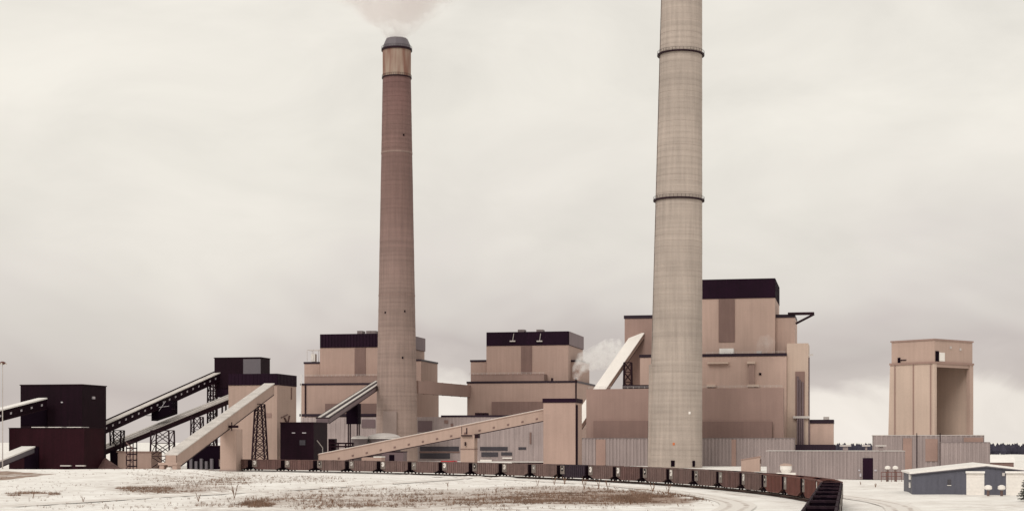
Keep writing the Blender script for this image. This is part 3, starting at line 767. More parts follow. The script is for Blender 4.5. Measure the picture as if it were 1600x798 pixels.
gallery('low sloping gallery with grey sides and snowy roof entering the low red house', W(-60, 754, 520), W(54, 707, 574), 4.6, 1.9, 'grey_panel', 'roof_snow', 0, roof_t=.5)
def lamp_post(label, px, pyt, d, m='galvanised', head=True):
    p = W(px, pyt, d); e = thing('lamp_post', label, 'lamp post', (p.x, p.y, ground_z(p.x, p.y)))
    MB().tube((0, 0, 0), (0, 0, p.z - .3), .22, .13).build('pole', m, e)
    if head:
        h = MB().lathe([(.2, p.z - .6), (1.0, p.z - .4), (1.1, p.z), (.3, p.z + .35)], 16).build('lamp_head', 'car_red', e)
        for k in range(4):
            a = k * math.pi / 2; MB().box(math.cos(a) * 1.1 - .25, math.cos(a) * 1.1 + .25, math.sin(a) * 1.1 - .25, math.sin(a) * 1.1 + .25, p.z - .7, p.z - .2).build('lamp', 'lamp_glass', h)
    return e
lamp_post('slender lamp post with a ring of lamps beside the low red house', 4, 566, 540)
lamp_post('thin pale mast standing right beside the silo', 470.5, 584, 650, 'white_paint', False)

# silo with dark cap, the tower house on it, and the square dark house
sb = Fr('silo_building', 'pale beige silo building with a dark cap at the top of the steep gallery', 'silo', 433, 650)
sb.box('wall', 'pale_cladding', 357, 433, 601, None, 0, 23)
sb.ribbed('dark_cap', 'maroon_band', 357, 433, 583.5, 601.3, -.3, 23.6, 1.6, .6, .15)
for px in (462,):
    x, y = .2, 17; MB().box(-.05, .35, 16.4, 17, sb.lz(622), sb.lz(603)).build('downpipe', 'stripe_cladding', sb.e)
b = MB(); z = sb.lz(652); b.bar((.3, 4, z), (.3, 12, z + 1.5), .3).bar((.3, 8, z), (.3, 12, z - 2.5), .6).bar((.3, 12, z - 2.5), (.3, 14, z + 1), .5); b.build('pipework', 'car_brown', sb.e)
sb.box('dust_stain', 'brown_cladding', 413, 424, 645, 652, -.2, .3)
tw = Fr('tower_house', 'dark angular house perched above the silo at the head of the long gallery', 'plant building', 407, 690)
tw.box('wall', 'dark_shed', 335, 407, 559, 606, 0, 11.5)
tw.box('grey_panel', 'grey_panel', 380, 406.8, 560.5, 586, -.25, .4)
tw.box('lower_wall', 'maroon_band', 336, 357, 606.2, 620, .5, 10)
tw.cap('roof', 'dark_steel', 335, 407, 557.8, 559, 0, 11.5, .25)
b = MB()
for px in (339, 353):
    x = tw.lx(px, 2); b.bar((x, 2, 0), (x, 2, tw.lz(620, x, 2)), .6); b.bar((x, 8, 0), (x, 8, tw.lz(620, x, 8)), .6)
b.build('support_frame', 'dark_steel', tw.e)
sq = Fr('dark_house', 'square dark maroon house at the foot of the twin striped gallery', 'plant building', 490, 632)
sq.box('wall', 'dark_shed', 438, 490, 660.5, None, 0, 17)
sq.cap('roof', 'dark_steel', 438, 490, 659, 660.5, 0, 17, .2)
for l, r, t, bb in ((456, 461, 675, 676.5), (472, 478, 675, 676.5), (468, 477, 687, 695)): sq.box('window', 'window_glass' if t > 680 else 'pale_glass', l, r, t, bb, -.25, .4)
MB().bar((.4, 3, 11), (1.4, 7, 8), .25).bar((1.4, 7, 8), (1.4, 7, 5), .25).build('pipework', 'galvanised', sq.e)
# twin striped gallery D climbing behind the brown chimney
gallery('striped pale gallery climbing from the square dark house behind the brown chimney', W(514, 661, 652), W(600, 602, 850), 5.2, 2.0, 'purple_grey', 'dark_steel', 0, strip_m=('dusted_roof', (.16, .76), 1.25, .3), under='dark_steel')
dd = Fr('drive_house', 'black drive house on thin legs under the striped gallery', 'conveyor house', 559, 745)
dd.box('housing', 'dark_opening', 541, 559, 630, 662, 0, 5)
for px in (543, 557):
    x = dd.lx(px); MB().box(x - .25, x + .25, 1, 1.5, 0, dd.lz(662)).build('leg', 'dark_steel', dd.e); MB().box(x - .25, x + .25, 4, 4.5, 0, dd.lz(662)).build('leg', 'dark_steel', dd.e)
# long pale gallery E and its tower
gallery('long gently sloping beige gallery with square vents, ending at the beige tower', W(497, 727, 618), W(850, 657, 606), 5.0, 4.1, 'pale_cladding', 'pale_cladding', 16, 'stripe_cladding', win_at=.3, strip_m=('roof_snow', (.1,), .9, .2))
pe = Fr('support_pier', 'square beige pier under the middle of the long sloping gallery', 'pier', 741, 606)
x0 = pe.lx(719.5)
MB().box(x0, 0, 0.2, 5.4, 0, pe.lz(679, 0)).build('shaft', 'pale_cladding', pe.e)
MB().box(x0 - .2, .2, -.05, 5.6, pe.lz(701.5), pe.lz(700.5)).build('joint', 'stripe_cladding', pe.e)
b = MB().box(x0 + .4, x0 + 4.6, -.9, -.06, pe.lz(681), pe.lz(679)); b.bar((x0 + 2, -.4, pe.lz(696)), (x0 + 2, -.4, pe.lz(690)), .5).bar((x0 + 2.6, -.5, pe.lz(678)), (x0 + 2.6, -.5, pe.lz(668)), .4).bar((x0 + .6, -.5, pe.lz(678)), (x0 + .6, -.5, pe.lz(666)), .2)
b.build('landing', 'dark_steel', pe.e)
MB().box(-.2, 1.3, 1, 4, pe.lz(684), pe.lz(677.5)).build('bearing', 'dark_steel', pe.e)
tt = Fr('transfer_tower', 'plain beige square tower with dark cap, receiving the long sloping gallery', 'tower', 899, 600)
tt.box('wall', 'beige_cladding', 849, 899, 628.5, None, 0, 15)
tt.cap('dark_cap', 'maroon_band', 849, 899, 622, 628.6, 0, 15, .3)
MB().box(.02, .5, .6, 3.0, 0, tt.lz(632)).build('shade_strip', 'dark_shed', tt.e)  # dark strip paints the shade on the tower's right side
# white roofed gallery F up to the largest boiler house
gallery('wide white gallery climbing steeply to the largest boiler house', W(905, 676, 716), W(1006, 529, 757), 6.6, 2.4, 'pale_cladding', 'white_paint', 0, roof_t=.4)
trestle('dark lattice support under the wide white gallery', 981, 566, 606, 742, 3.4, 3.8, 3, bays=3, z0=33.8)

# low pale building with strip windows, in front of the boiler houses
th2 = Fr('turbine_hall', 'long low pale grey hall with dark strip windows in front of boiler houses', 'plant building', 852, 838)
th2.ribbed('wall', 'pale_sheet', 470, 852, 651, None, 0, 20, 2.6, .5, .15, side=False)
th2.cap('roof_edge', 'maroon_trim', 690, 852, 648, 651, 0, 20, .3)
for l, r, t, bb in ((656, 717, 697, 704), (750, 793, 697.5, 703.5), (810, 822, 698, 702), (656, 703, 707.5, 716), (752, 778, 706, 713), (783, 800, 706, 711)): th2.box('strip_window', 'window_glass', l, r, t, bb, -.3, .4)
th2.box('dark_panel', 'purple_panel', 653, 675, 657, 674, -.4, .5)
th2.box('dark_panel', 'purple_panel', 565, 586, 655, 668, -.4, .5)
th2.box('vent_slot', 'stripe_cladding', 827.5, 830, 675, 693, -.5, .5)
th2.box('vent_slot', 'stripe_cladding', 694, 700, 656, 661, -.5, .5); th2.box('vent_slot', 'stripe_cladding', 704, 708, 661, 666, -.5, .5)
for l, r in ((742, 748), (749, 754), (756, 761)): th2.box('roof_vent', 'dark_steel', l, r, 644.5, 648, 3, 4)
th2.box('loading_bay', 'white_paint', 750, 768, 717.5, None, -2, 1.6); th2.box('pale_ledge', 'white_paint', 785, 800, 714, 716, -1, .8)
th2.box('kerb_band', 'stripe_cladding', 655, 718, 704.8, 706.8, -.35, .4)
ds = Fr('red_shed', 'low dark red flat shed between the train and the pale hall', 'shed', 850, 690)
ds.box('wall', 'dark_red_shed', 800, 850, 722, None, 0, 6); ds.cap('roof', 'galvanised', 800, 850, 720.8, 722, 0, 6, .3)

def tank(label, px0, px1, pyt, pye, d):
    a, b_ = W(px0, pye, d), W(px1, pye, d); r = (b_.x - a.x) / 2; zt = EYE + (CY - pyt) / FPX * d
    e = thing('storage_tank', label, 'tank', ((a.x + b_.x) / 2, d, 0))
    MB().lathe([(r, 0), (r, a.z)], 32).build('shell', 'tank_grey', e, True)
    n = 6; MB().lathe([(r * 1.02 * math.cos(i / n * math.pi / 2) + .02, a.z + (zt - a.z) * math.sin(i / n * math.pi / 2)) for i in range(n + 1)], 32).build('domed_roof', 'galvanised', e, True)
    MB().lathe([(r * 1.03, a.z - .3), (r * 1.03, a.z)], 32).build('rim', 'roof_snow', e)
    return e
tank('large storage tank with shiny low dome beside the brown chimney', 574, 626, 676, 684, 740)
tank('smaller storage tank with shiny low dome under the striped gallery', 549, 575, 680, 684, 735)
ob = Fr('equipment_shed', 'small brown flat shed half hidden behind the train and sloping gallery', 'shed', 596, 640)
ob.box('wall', 'beige_cladding', 565, 596, 714, None, 0, 5); ob.cap('roof', 'roof_snow', 584, 596, 712.5, 714, 0, 5, .1)
ob2 = Fr('switch_house', 'dark purple flat shed at the foot of the brown chimney', 'shed', 630, 700)
ob2.box('wall', 'purple_panel', 597, 630, 706, None, 0, 6); ob2.cap('roof', 'dark_steel', 597, 630, 704.6, 706, 0, 6, .2)
ob2.box('door', 'dark_opening', 608, 616, 710, None, -.2, .3)
eq = Fr('pipe_rack', 'low dark pipe rack beside the square dark house', 'pipe rack', 552, 690)
for px in (516, 528, 540, 551): eq.box('post', 'dark_steel', px - 1, px + 1, 692, None, 0, .5)
for py in (692, 697): eq.box('pipe', 'dark_steel', 514, 552, py - 1.2, py + 1.2, -.3, 1.2)
eq.box('cabinet', 'dark_shed', 513, 523, 685, None, 1.5, 3)

# red lorry behind the train
lo = Fr('red_truck', 'bright red flatbed truck with red cab behind the coal train', 'truck', 716, 662)
x0 = lo.lx(688); z = lo.lz(719)
MB().box(x0 + 2.2, 0, 0, 2.4, z - 2.6, z - 1.9).build('chassis', 'rubber', lo.e)
MB().hexa([(x0, 0, z - 1.8), (-2.6, 0, z - 1.8), (-2.6, 2.4, z - 1.8), (x0, 2.4, z - 1.8), (x0 + .2, .1, z - .1), (-2.6, .1, z - .1), (-2.6, 2.3, z - .1), (x0 + .2, 2.3, z - .1)]).build('box_body', 'red_paint', lo.e)
cb = MB().prism([(-2.4, z - 2.2), (0, z - 2.2), (0, z - 1.2), (-.8, z - 1.0), (-1.1, z), (-2.4, z)], 0, 2.4).build('cab', 'red_paint', lo.e)
MB().box(-1.9, -1.15, -.03, .02, z - .95, z - .25).build('side_window', 'window_glass', cb)
for x in (x0 + 1, x0 + 2.2, -1.2):
    for y in (0.1, 2.0): MB().tube((x, y, z - 2.6), (x, y + .35, z - 2.6), .5, n=14).build('wheel', 'rubber', lo.e)

# ------------------------------------------------------------------ right side
lg = Fr('metal_shed', 'long grey corrugated shed with dark door, behind the curve of the train', 'shed', 1413, 443)
lg.ribbed('wall', 'grey_sheet', 1198, 1413, 704.5, None, 0, 18, .95, .42, .2)
lg.cap('roof_edge', 'galvanised', 1198, 1413, 703.6, 704.4, 0, 18, .25)
lg.box('door', 'maroon_band', 1348, 1364, 715, None, -.35, .5)
for l, r in ((1312, 1330), (1347, 1360), (1368, 1385)):
    v = lg.box('roof_vent', 'grey_sheet', l + 5, r - 5, 697, 703.5, 5, 2); lg.box('vent_cap', 'galvanised', l, r, 694.5, 697, 4.5, 3.2, parent=v)
lg.box('wall_box', 'pale_glass', 1341, 1344, 733, 735.5, -.4, .5); lg.box('wall_box', 'pale_glass', 1366, 1370, 733, 735.5, -.4, .5); lg.box('wall_box', 'pale_glass', 1343, 1346, 739, 744, -.4, .5)
def vent_pipe(label, px, pyt, d, group=None):
    p = W(px, pyt, d); e = thing('vent_pipe', label, 'vent', (p.x, p.y, 0), 0, group)
    MB().tube((0, 0, 0), (0, 0, p.z - 1.1), .28).build('pipe', 'car_grey', e)
    MB().lathe([(.3, p.z - 1.0), (.75, p.z - .8), (.72, p.z - .25), (.25, p.z)], 16).build('hood', 'white_paint', e)
vent_pipe('white hooded vent pipe at the red railing, nearer the dark shed door', 1387, 727, 425, 'vent pipes by the grey shed'); vent_pipe('white hooded vent pipe at the red railing, nearer the blue shed', 1399, 727, 425, 'vent pipes by the grey shed')
rl = Fr('red_railing', 'low dark red railing around the hooded vent pipes', 'railing', 1409, 420)
x0 = rl.lx(1377); b = MB()
for i in range(5):
    x = x0 * i / 4; MB().box(x - .07, x + .07, -.07, .07, 0, rl.lz(737)).build('post', 'car_red', rl.e)
MB().box(x0, 0, -.06, .06, rl.lz(737.6), rl.lz(736.6)).build('top_rail', 'car_red', rl.e); MB().box(x0, 0, -.05, .05, rl.lz(744), rl.lz(743.2)).build('mid_rail', 'car_red', rl.e)
p = W(1228, 745, 428); wt = thing('white_hopper', 'small white domed hopper between grey shed and train', 'hopper', (p.x, p.y, 0))
MB().lathe([(1.1, 2.2), (1.6, 3.2), (1.6, 4.2)], 20).build('shell', 'white_paint', wt); MB().lathe([(1.75, 4.2), (1.6, 4.5), (.5, 4.8)], 20).build('lid', 'pale_cladding', wt)
MB().box(-2.4, 2.4, -1.2, 1.2, 1.7, 2.3).build('platform', 'white_paint', wt)
for x in (-2, 2):
    for y in (-1, 1): MB().box(x - .12, x + .12, y - .12, y + .12, 0, 1.75).build('leg', 'galvanised', wt)
hu = Fr('small_hut', 'small tan hut with a slanting roof against the grey corrugated wall', 'hut', 1187, 560)
x0 = hu.lx(1158); z0, z1 = hu.lz(718.5), hu.lz(713)
MB().prism([(x0, 0), (0, 0), (0, z1), (x0, z0)], 0, 7).build('wall', 'pale_cladding', hu.e)
MB().prism([(x0 - .2, z0 + .01), (.3, z1 + .03), (.3, z1 + .3), (x0 - .2, z0 + .28)], -.3, 7.3).build('roof', 'tan_panel', hu.e)
MB().box(.01, .3, 2, 4, z1 - 2.4, z1 - 1).build('vent', 'stripe_cladding', hu.e)

# open framed tower on its ribbed base
bb_ = Fr('ribbed_building', 'grey ribbed base building under the open fronted beige tower', 'plant building', 1537, 500)
bb_.ribbed('wall', 'grey_sheet', 1366, 1537, 680, None, 0, 42, 1.5, .6, .22)
bb_.cap('roof_edge', 'galvanised', 1366, 1537, 679, 680, 0, 42, .25)
w2 = bb_.ribbed('front_wall', 'grey_sheet', 1470, 1546, 691, None, -3, 14, 1.3, .6, .22)
bb_.cap('roof_edge', 'grey_sheet_dark', 1470, 1546, 690, 690.9, -3, 14, .2)
for l, r, t, b2 in ((1411, 1425, 684, None), (1446, 1465, 685, 720)): bb_.box('tan_panel', 'tan_panel', l, r, t, b2, -.4, .5)
for px in (1432.5, 1469): bb_.box('downpipe', 'dark_steel', px - .6, px + .6, 676, None, -.5, .4)
bb_.box('roof_kerb', 'tan_panel', 1506, 1536, 683, 690, -.35, .3)
a40 = Fr('open_tower', 'tall beige tower with a deep open bay on its side', 'tower', 1460, 520, -40)
z1, z2, z3 = a40.lz(678), a40.lz(565), a40.lz(531)
RX, LY = 21.5, 17.0
hdx = MB().box(0, RX, 0, LY, z2, z3).build('head_wall', 'pale_cladding', a40.e)
MB().box(-.3, RX + .3, -.3, LY + .3, z3, z3 + .5).build('roof', 'brown_cladding', a40.e)
MB().box(.5, 2.2, -.25, .1, z2 + .2, z2 + 3.6).build('doorway', 'dark_opening', hdx)
MB().box(2.6, 5.6, -.15, .1, z2 + .3, z2 + 3.2).build('hatch', 'white_paint', hdx)
MB().hexa([(0, .4, z1 - 9), (.9, .4, z1 - 9), (.9, LY + 1.6, z1 - 9), (0, LY + 1.6, z1 - 9), (0, .4, z2 - .01), (.9, .4, z2 - .01), (.9, LY + .6, z2 - .01), (0, LY + .6, z2 - .01)]).build('left_wall', 'cream_cladding', a40.e)
MB().box(.9, RX - .9, LY - .8, LY - .02, z1 - 9, z2 - .01).build('back_wall', 'pale_cladding', a40.e)
MB().box(RX - .9, RX, 1.0, LY - .02, z1 - 9, z2 - .01).build('right_wall', 'cream_cladding', a40.e)
MB().box(RX - 1.9, RX + .2, -.2, 1.0, z1 - 9, z2 - .01).build('corner_post', 'pale_cladding', a40.e)
MB().box(-.2, 1.0, -.2, .4, z1 - 9, z2 - .01).build('corner_post', 'cream_cladding', a40.e)
MB().box(.9, RX - 1.9, 0.05, 1.2, z2 - 1.6, z2 - .01).build('lintel', 'pale_cladding', a40.e)
MB().box(-.45, RX + .35, -.45, LY + .6, z2 - .5, z2 + .15).build('cornice', 'tan_panel', a40.e)
for y in (1.4, 8.2, 15.6): MB().box(-.25, .0, y - .2, y + .2, z1 - 2, z2 - .5).build('downpipe', 'brown_cladding', a40.e)
MB().box(-.3, 0, LY - 6, LY - 3.6, z2 + .9, z2 + 1.2).build('davit', 'dark_steel', hdx); MB().box(-.5, 0, LY - 3.6, LY - 2.8, z2 + .2, z2 + 1.9).build('winch', 'dark_opening', hdx)
for x, z in ((8.5, 4.6), (14, 4.2)): MB().box(x, x + .7, -.3, .1, z2 + z, z2 + z + .8).build('floodlight', 'galvanised', hdx)

# blue shed with snow on its roof
bs = Fr('blue_shed', 'blue grey metal shed with white doors and snow on its gable roof', 'shed', 1425, 322, 10)
xr = bs.lx(1662); xm = bs.lx(1541); ze, zm, zr = bs.lz(739.5), bs.lz(727.5, xm), bs.lz(741, xr)
D = 24
MB().prism([(0, 0), (xr, 0), (xr, zr), (xm, zm), (0, ze)], 0, D).build('wall', 'blue_paint', bs.e)
MB().prism([(-.5, ze - .05), (xm, zm + .02), (xr + .5, zr - .05), (xr + .5, zr + .3), (xm, zm + .45), (-.5, ze + .3)], -.5, D + .5).build('roof', 'roof_snow', bs.e)
fb = MB().prism([(-.55, ze - .25), (xm, zm - .2), (xr + .5, zr - .25), (xr + .5, zr - .07), (xm, zm), (-.55, ze - .07)], -.55, -.02).build('fascia', 'grey_panel', bs.e)
for l, r in ((1510, 1538), (1572, 1602)):
    dr = bs.box('roller_door', 'white_paint', l, r, 739, None, -.12, .3)
    x0, x1, _, zt = bs.ext(l, r, 739, None, -.12)
    for i in range(1, 6): MB().box(x0 + .05, x1 - .05, -.16, -.11, zt * i / 6 - .03, zt * i / 6 + .03).build('door_seam', 'white_paint', dr)
    bs.box('door_hood', 'roof_snow', l - 1, r + 1, 735.5, 738.8, -.6, .75)
wn = bs.box('window', 'window_glass', 1480.5, 1486, 748.5, 757, -.1, .2); bs.box('sill', 'white_paint', 1480, 1486.5, 757.2, 758.2, -.25, .3, parent=wn)
bs.box('utility_box', 'galvanised', 1566, 1570, 738, 743, -.3, .3)
b = MB(); n = 26
for i in range(n):
    x = xr * (i + .5) / n; zz = (ze + (zm - ze) * x / xm) if x < xm else (zm + (zr - zm) * (x - xm) / (xr - xm))
    px = CX + FPX * (bs.o.x + bs.u.x * x) / bs.dep(x, 0)
    if 1508 < px < 1540 or 1570 < px < 1604 or 1478 < px < 1488: continue
    b.box(x - .09, x + .09, -.06, .02, .1, zz - .3)
o = b.build('sheet_ribbing', 'blue_paint', bs.e); o['kind'] = 'stuff'
b = MB().box(-.5, -.05, 1.2, 2.0, ze - 1.2, ze - .1).box(-.4, -.05, 3, 3.4, 1.3, 2.4); b.build('wall_vent', 'white_paint', bs.e)
vent_pipe('white hooded vent pipe before the blue shed, on the window side', 1544, 757, 314, 'vent pipes by the blue shed'); vent_pipe('white hooded vent pipe before the blue shed, on the spruce side', 1565, 757, 314, 'vent pipes by the blue shed')
sb2 = Fr('snowy_cabin', 'low cabin with a snowy roof below the far wood', 'cabin', 1584, 640)
x0 = sb2.lx(1549); MB().box(x0, 0, 0, 9, 0, sb2.lz(722)).build('wall', 'stripe_cladding', sb2.e)
MB().prism([(-.5, sb2.lz(722)), (9.5, sb2.lz(722)), (4.5, sb2.lz(711))], x0 - .5, .5, axis='x').build('roof', 'roof_snow', sb2.e)

# ------------------------------------------------------------------ coal train
def make_wagon():
    e = thing('gondola_wagon', '', 'railway wagon', (0, 0, 0))
    HL, HW, ZT = 7.05, 1.55, 3.75
    prof = [(-HL, 1.3), (-HL + .3, 1.15), (-HL + 2.9, .32), (HL - 2.9, .32), (HL - .3, 1.15), (HL, 1.3), (HL, ZT), (-HL, ZT)]
    body = MB()
    for s in (-1, 1):
        body.prism(prof, s * HW - .06, s * HW + .06)
    body.poly([(p[0], -HW + .06, p[1]) for p in prof[:6]] + [(p[0], HW - .06, p[1]) for p in prof[:6]], [(i, i + 1, 7 + i, 6 + i) for i in range(5)])
    bo = body.build('body', 'car_brown', e)
    for s in (-1, 1): MB().box(s * HL - .05, s * HL + .09, -HW - .07, HW + .07, 1.3, ZT - .13).build('end_wall', 'bogie_black', e)  # near-black colour stands in for shade in the gap between wagons
    rib = MB()
    for s in (-1, 1):
        for i in range(13):
            x = -HL + .5 + i * (2 * HL - 1) / 12
            zb = .4 if abs(x) < 4.2 else .45 + (abs(x) - 4.2) * .33
            rib.box(x - .08, x + .08, s * (HW + .06), s * (HW + .2), zb, ZT - .2)
    rib.build('side_ribbing', 'car_brown', bo)['kind'] = 'stuff'
    rim = MB()
    for s in (-1, 1):
        rim.box(-HL - .1, HL + .1, s * HW - .12, s * HW + .14, ZT - .12, ZT + .1); rim.box(s * HL - .12, s * HL + .14, -HW + .12, HW - .12, ZT - .12, ZT + .1)
    rim.build('top_rim', 'car_brown', e)
    for s in (-1, 1):
        MB().box(HL - 2.6, HL - .2, s * (HW + .205), s * (HW + .24), 1.25, ZT - .16).build('end_panel', 'car_panel', e)
        em = MB(); y = s * (HW + .27); n = 18; cx, cz = HL - 1.35, 2.75
        for i in range(n):                                    # open ring with a bar hooked under it
            a0, a1 = R(-150 + i * 300 / n), R(-150 + (i + 1) * 300 / n)
            P = [(cx - math.cos(a) * r, y, cz + math.sin(a) * r) for a, r in ((a0, .34), (a0, .74), (a1, .74), (a1, .34))]
            P2 = [(p[0], s * (HW + .24), p[2]) for p in P]
            em.poly(P + P2, [(0, 1, 2, 3), (3, 2, 1, 0), (0, 1, 5, 4), (1, 2, 6, 5), (2, 3, 7, 6), (3, 0, 4, 7)])
        em.box(cx - .2, cx + .25, min(y, s * (HW + .24)), max(y, s * (HW + .24)), cz - .2, cz + .1)
        em.build('emblem', 'white_paint', e)
        MB().box(s * HL + (.08 if s > 0 else -1.0), s * HL + (1.0 if s > 0 else -.08), -.2, .2, .75, 1.15).build('coupler', 'bogie_black', e)
        MB().box(s * (HL - .1) - .35, s * (HL - .1) + .35, -HW - .05, HW + .05, 1.1, 1.48).build('end_sill', 'bogie_black', e)
        MB().bar((s * (HL + .1), -1.0, 1.5), (s * (HL + .1), -1.0, ZT), .1).build('ladder', 'bogie_black', e)
        bg = MB(); bx = s * (HL - 1.7)
        for t in (-1, 1): bg.prism([(bx - 1.35, .75), (bx - 1.35, .55), (bx - .5, .28), (bx + .5, .28), (bx + 1.35, .55), (bx + 1.35, .75), (bx + .5, 1.0), (bx - .5, 1.0)], t * .98 - .1, t * .98 + .1)
        bg.box(bx - 1.7, bx + 1.7, -1.0, 1.0, .3, 1.0)
        bo2 = bg.build('bogie', 'bogie_black', e)
        for dx in (-.88, .88):
            w = MB()
            for t in (-1, 1): w.tube((bx + dx, t * .72 - .07, .46), (bx + dx, t * .72 + .07, .46), .46, n=14)
            w.tube((bx + dx, -.7, .46), (bx + dx, .7, .46), .09, n=6); w.build('wheelset', 'bogie_black', bo2)
    cl = MB(); nx_, ny_ = 25, 7
    for i in range(nx_):
        for j in range(ny_):
            x = -HL + .1 + (2 * HL - .2) * i / (nx_ - 1); y = (-HW + .1) + (2 * HW - .2) * j / (ny_ - 1)
            ed = min(1, (HL - abs(x)) / 2.4) * min(1, (HW - abs(y)) / .9)
            hump = .75 + .25 * math.cos(x / HL * 2 * math.pi)
            cl.v.append((x, y, ZT - .35 + ed * .42 * hump + noise.noise(Vector((x * .9, y * .9, 0))) * .22))
    for i in range(nx_ - 1):
        for j in range(ny_ - 1): cl.f.append((i * ny_ + j, (i + 1) * ny_ + j, (i + 1) * ny_ + j + 1, i * ny_ + j + 1))
    cl.build('coal_load', 'coal', e)
    return e
ORD = ['', 'first', 'second', 'third', 'fourth', 'fifth', 'sixth', 'seventh', 'eighth', 'ninth', 'tenth', 'eleventh', 'twelfth', 'thirteenth', 'fourteenth', 'fifteenth', 'sixteenth', 'seventeenth', 'eighteenth', 'nineteenth', 'twentieth', 'twenty-first', 'twenty-second', 'twenty-third', 'twenty-fourth']
LAB = {'car_brown': 'brown', 'car_grey': 'greyish brown', 'car_red': 'rust red', 'near': 'dark'}
proto = make_wagon()
s_end = 56.4 * math.pi / 180 * TR
def wagon_look(i):
    s_ = s_end - i * 16.2; p, a = track(s_); px = CX + FPX * p.x / p.y
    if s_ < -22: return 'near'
    if 1195 < px: return 'car_red'
    if abs(px - 887) < 22: return 'car_dark'
    if px < 480 or abs(px - 970) < 22 or abs(px - 1010) < 15 or i in (11, 17): return 'car_brown'
    return 'car_grey'
looks = [wagon_look(i) for i in range(32)]
idark = looks.index('car_dark')
for i in range(32):
    p, a = track(s_end - i * 16.2)
    o = proto if i == 0 else copy_tree(proto)
    o.location = (p.x, p.y, 0.45); o.rotation_euler = (0, 0, a + math.pi / 2)
    lab = looks[i]; m = 'car_dark' if lab == 'near' else lab  # near wagons: shade of their sides is put into the body colour
    if lab == 'car_dark': o['label'] = 'blackened open coal wagon, the only dark sided one before the beige tower'
    elif i < idark: o['label'] = '%s open coal wagon, %s from the blackened wagon towards the steep gallery' % (LAB[lab], ORD[idark - i])
    else: o['label'] = '%s open coal wagon, %s from the blackened wagon towards the bend' % (LAB[lab], ORD[i - idark])
    o['group'] = 'wagons of the coal train'
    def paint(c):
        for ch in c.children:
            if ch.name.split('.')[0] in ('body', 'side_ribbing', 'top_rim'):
                ch.material_slots[0].link = 'OBJECT'; ch.material_slots[0].material = MATS['shaded_rim' if lab == 'near' and ch.name.startswith('top_rim') else m]
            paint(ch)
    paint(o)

# ------------------------------------------------------------------ vegetation
def tuft_mesh(b, x, y, z, h, n, spread, w):
    for _ in range(n):
        a = random.uniform(0, 6.28); r = random.uniform(0, spread); hh = h * random.uniform(.5, 1.1)
        bx, by = x + math.cos(a) * r * .5, y + math.sin(a) * r * .5
        tx, ty = bx + math.cos(a) * r * .9, by + math.sin(a) * r * .9
        wx, wy = -math.sin(a) * w, math.cos(a) * w
        b.poly([(bx - wx, by - wy, z - .05), (bx + wx, by + wy, z - .05), (tx, ty, z + hh)], [(0, 1, 2)])
gr = MB(); cnt = 0
while cnt < 15000:
    cx, cy, rx, ry, s = random.choice(BARE[:16] + [BARE[4], BARE[5], BARE[6], BARE[1]] * 2)
    q, a = math.sqrt(random.random()), random.uniform(0, 6.28)
    px, py = cx + rx * 1.15 * q * math.cos(a), cy + ry * 1.15 * q * math.sin(a)
    dd_ = EYE * FPX / (py - CY); x = (px - CX) / FPX * dd_
    cnt += 1
    if road_dist(x, dd_) < 4 or abs(track_off(x, dd_)) < 5 or abs(track_off(x, dd_) + 15) < 4: continue
    if noise.noise(Vector((x * .12, dd_ * .12, 5))) < -.12: continue
    tuft_mesh(gr, x, dd_, ground_z(x, dd_), random.choice((.2, .3, .45, .7)) * random.uniform(.7, 1.2), 7, .45, .03)
for _ in range(3200):
    px, py = random.uniform(-20, 1300), random.uniform(742, 799)
    dd_ = EYE * FPX / (py - CY); x = (px - CX) / FPX * dd_
    if road_dist(x, dd_) < 4 or -19 < track_off(x, dd_) < 5 or noise.noise(Vector((x * .05, dd_ * .05, 8))) < -.02: continue
    tuft_mesh(gr, x, dd_, ground_z(x, dd_), random.uniform(.15, .6), 6, .4, .028)
tag(gr.build('dry_grass', 'dry_grass'), 'thin dry brown grass poking through the snow', 'grass', kind='stuff')

SHRUBS = [(310, 783, 14), (366, 778, 22), (398, 792, 10), (415, 790, 8), (500, 783, 14), (520, 786, 12), (840, 758, 9), (866, 757, 13), (882, 757, 12), (913, 764, 16), (936, 763, 13), (950, 764, 14), (1020, 770, 16), (1044, 772, 15),
          (130, 784, 7), (52, 776, 6), (700, 760, 8), (640, 765, 7), (757, 786, 8), (985, 788, 9), (575, 790, 8), (775, 768, 7), (1345, 757, 6), (1368, 760, 7)]
for px, py, hp_ in SHRUBS:
    d_ = EYE * FPX / (py - CY); x = (px - CX) / FPX * d_; h = hp_ / FPX * d_
    e = thing('dead_shrub', ('tall leafless dead shrub standing well above the snowy field' if h > 1.6 else 'middling leafless dead shrub in the snowy field' if h > 1.1 else 'short leafless dead shrub barely above the snow'), 'shrub', (x, d_, ground_z(x, d_)), random.uniform(0, 6), 'dead shrubs in the field')
    for k in range(random.randint(3, 5)):
        a = random.uniform(0, 6.28); l = h * random.uniform(.6, 1.05); t = Vector((math.cos(a) * l * .28, math.sin(a) * l * .28, l)); b = MB()
        b.tube((0, 0, -.1), t, .06, .02, 5)
        for q in range(6):
            f = random.uniform(.35, .95); a2 = a + random.uniform(-1.4, 1.4); ll = l * random.uniform(.15, .3)
            b.tube(t * f, t * f + Vector((math.cos(a2) * ll * .6, math.sin(a2) * ll * .6, ll)), .035, .012, 4)
        b.build('stem', 'dry_stalk', e)

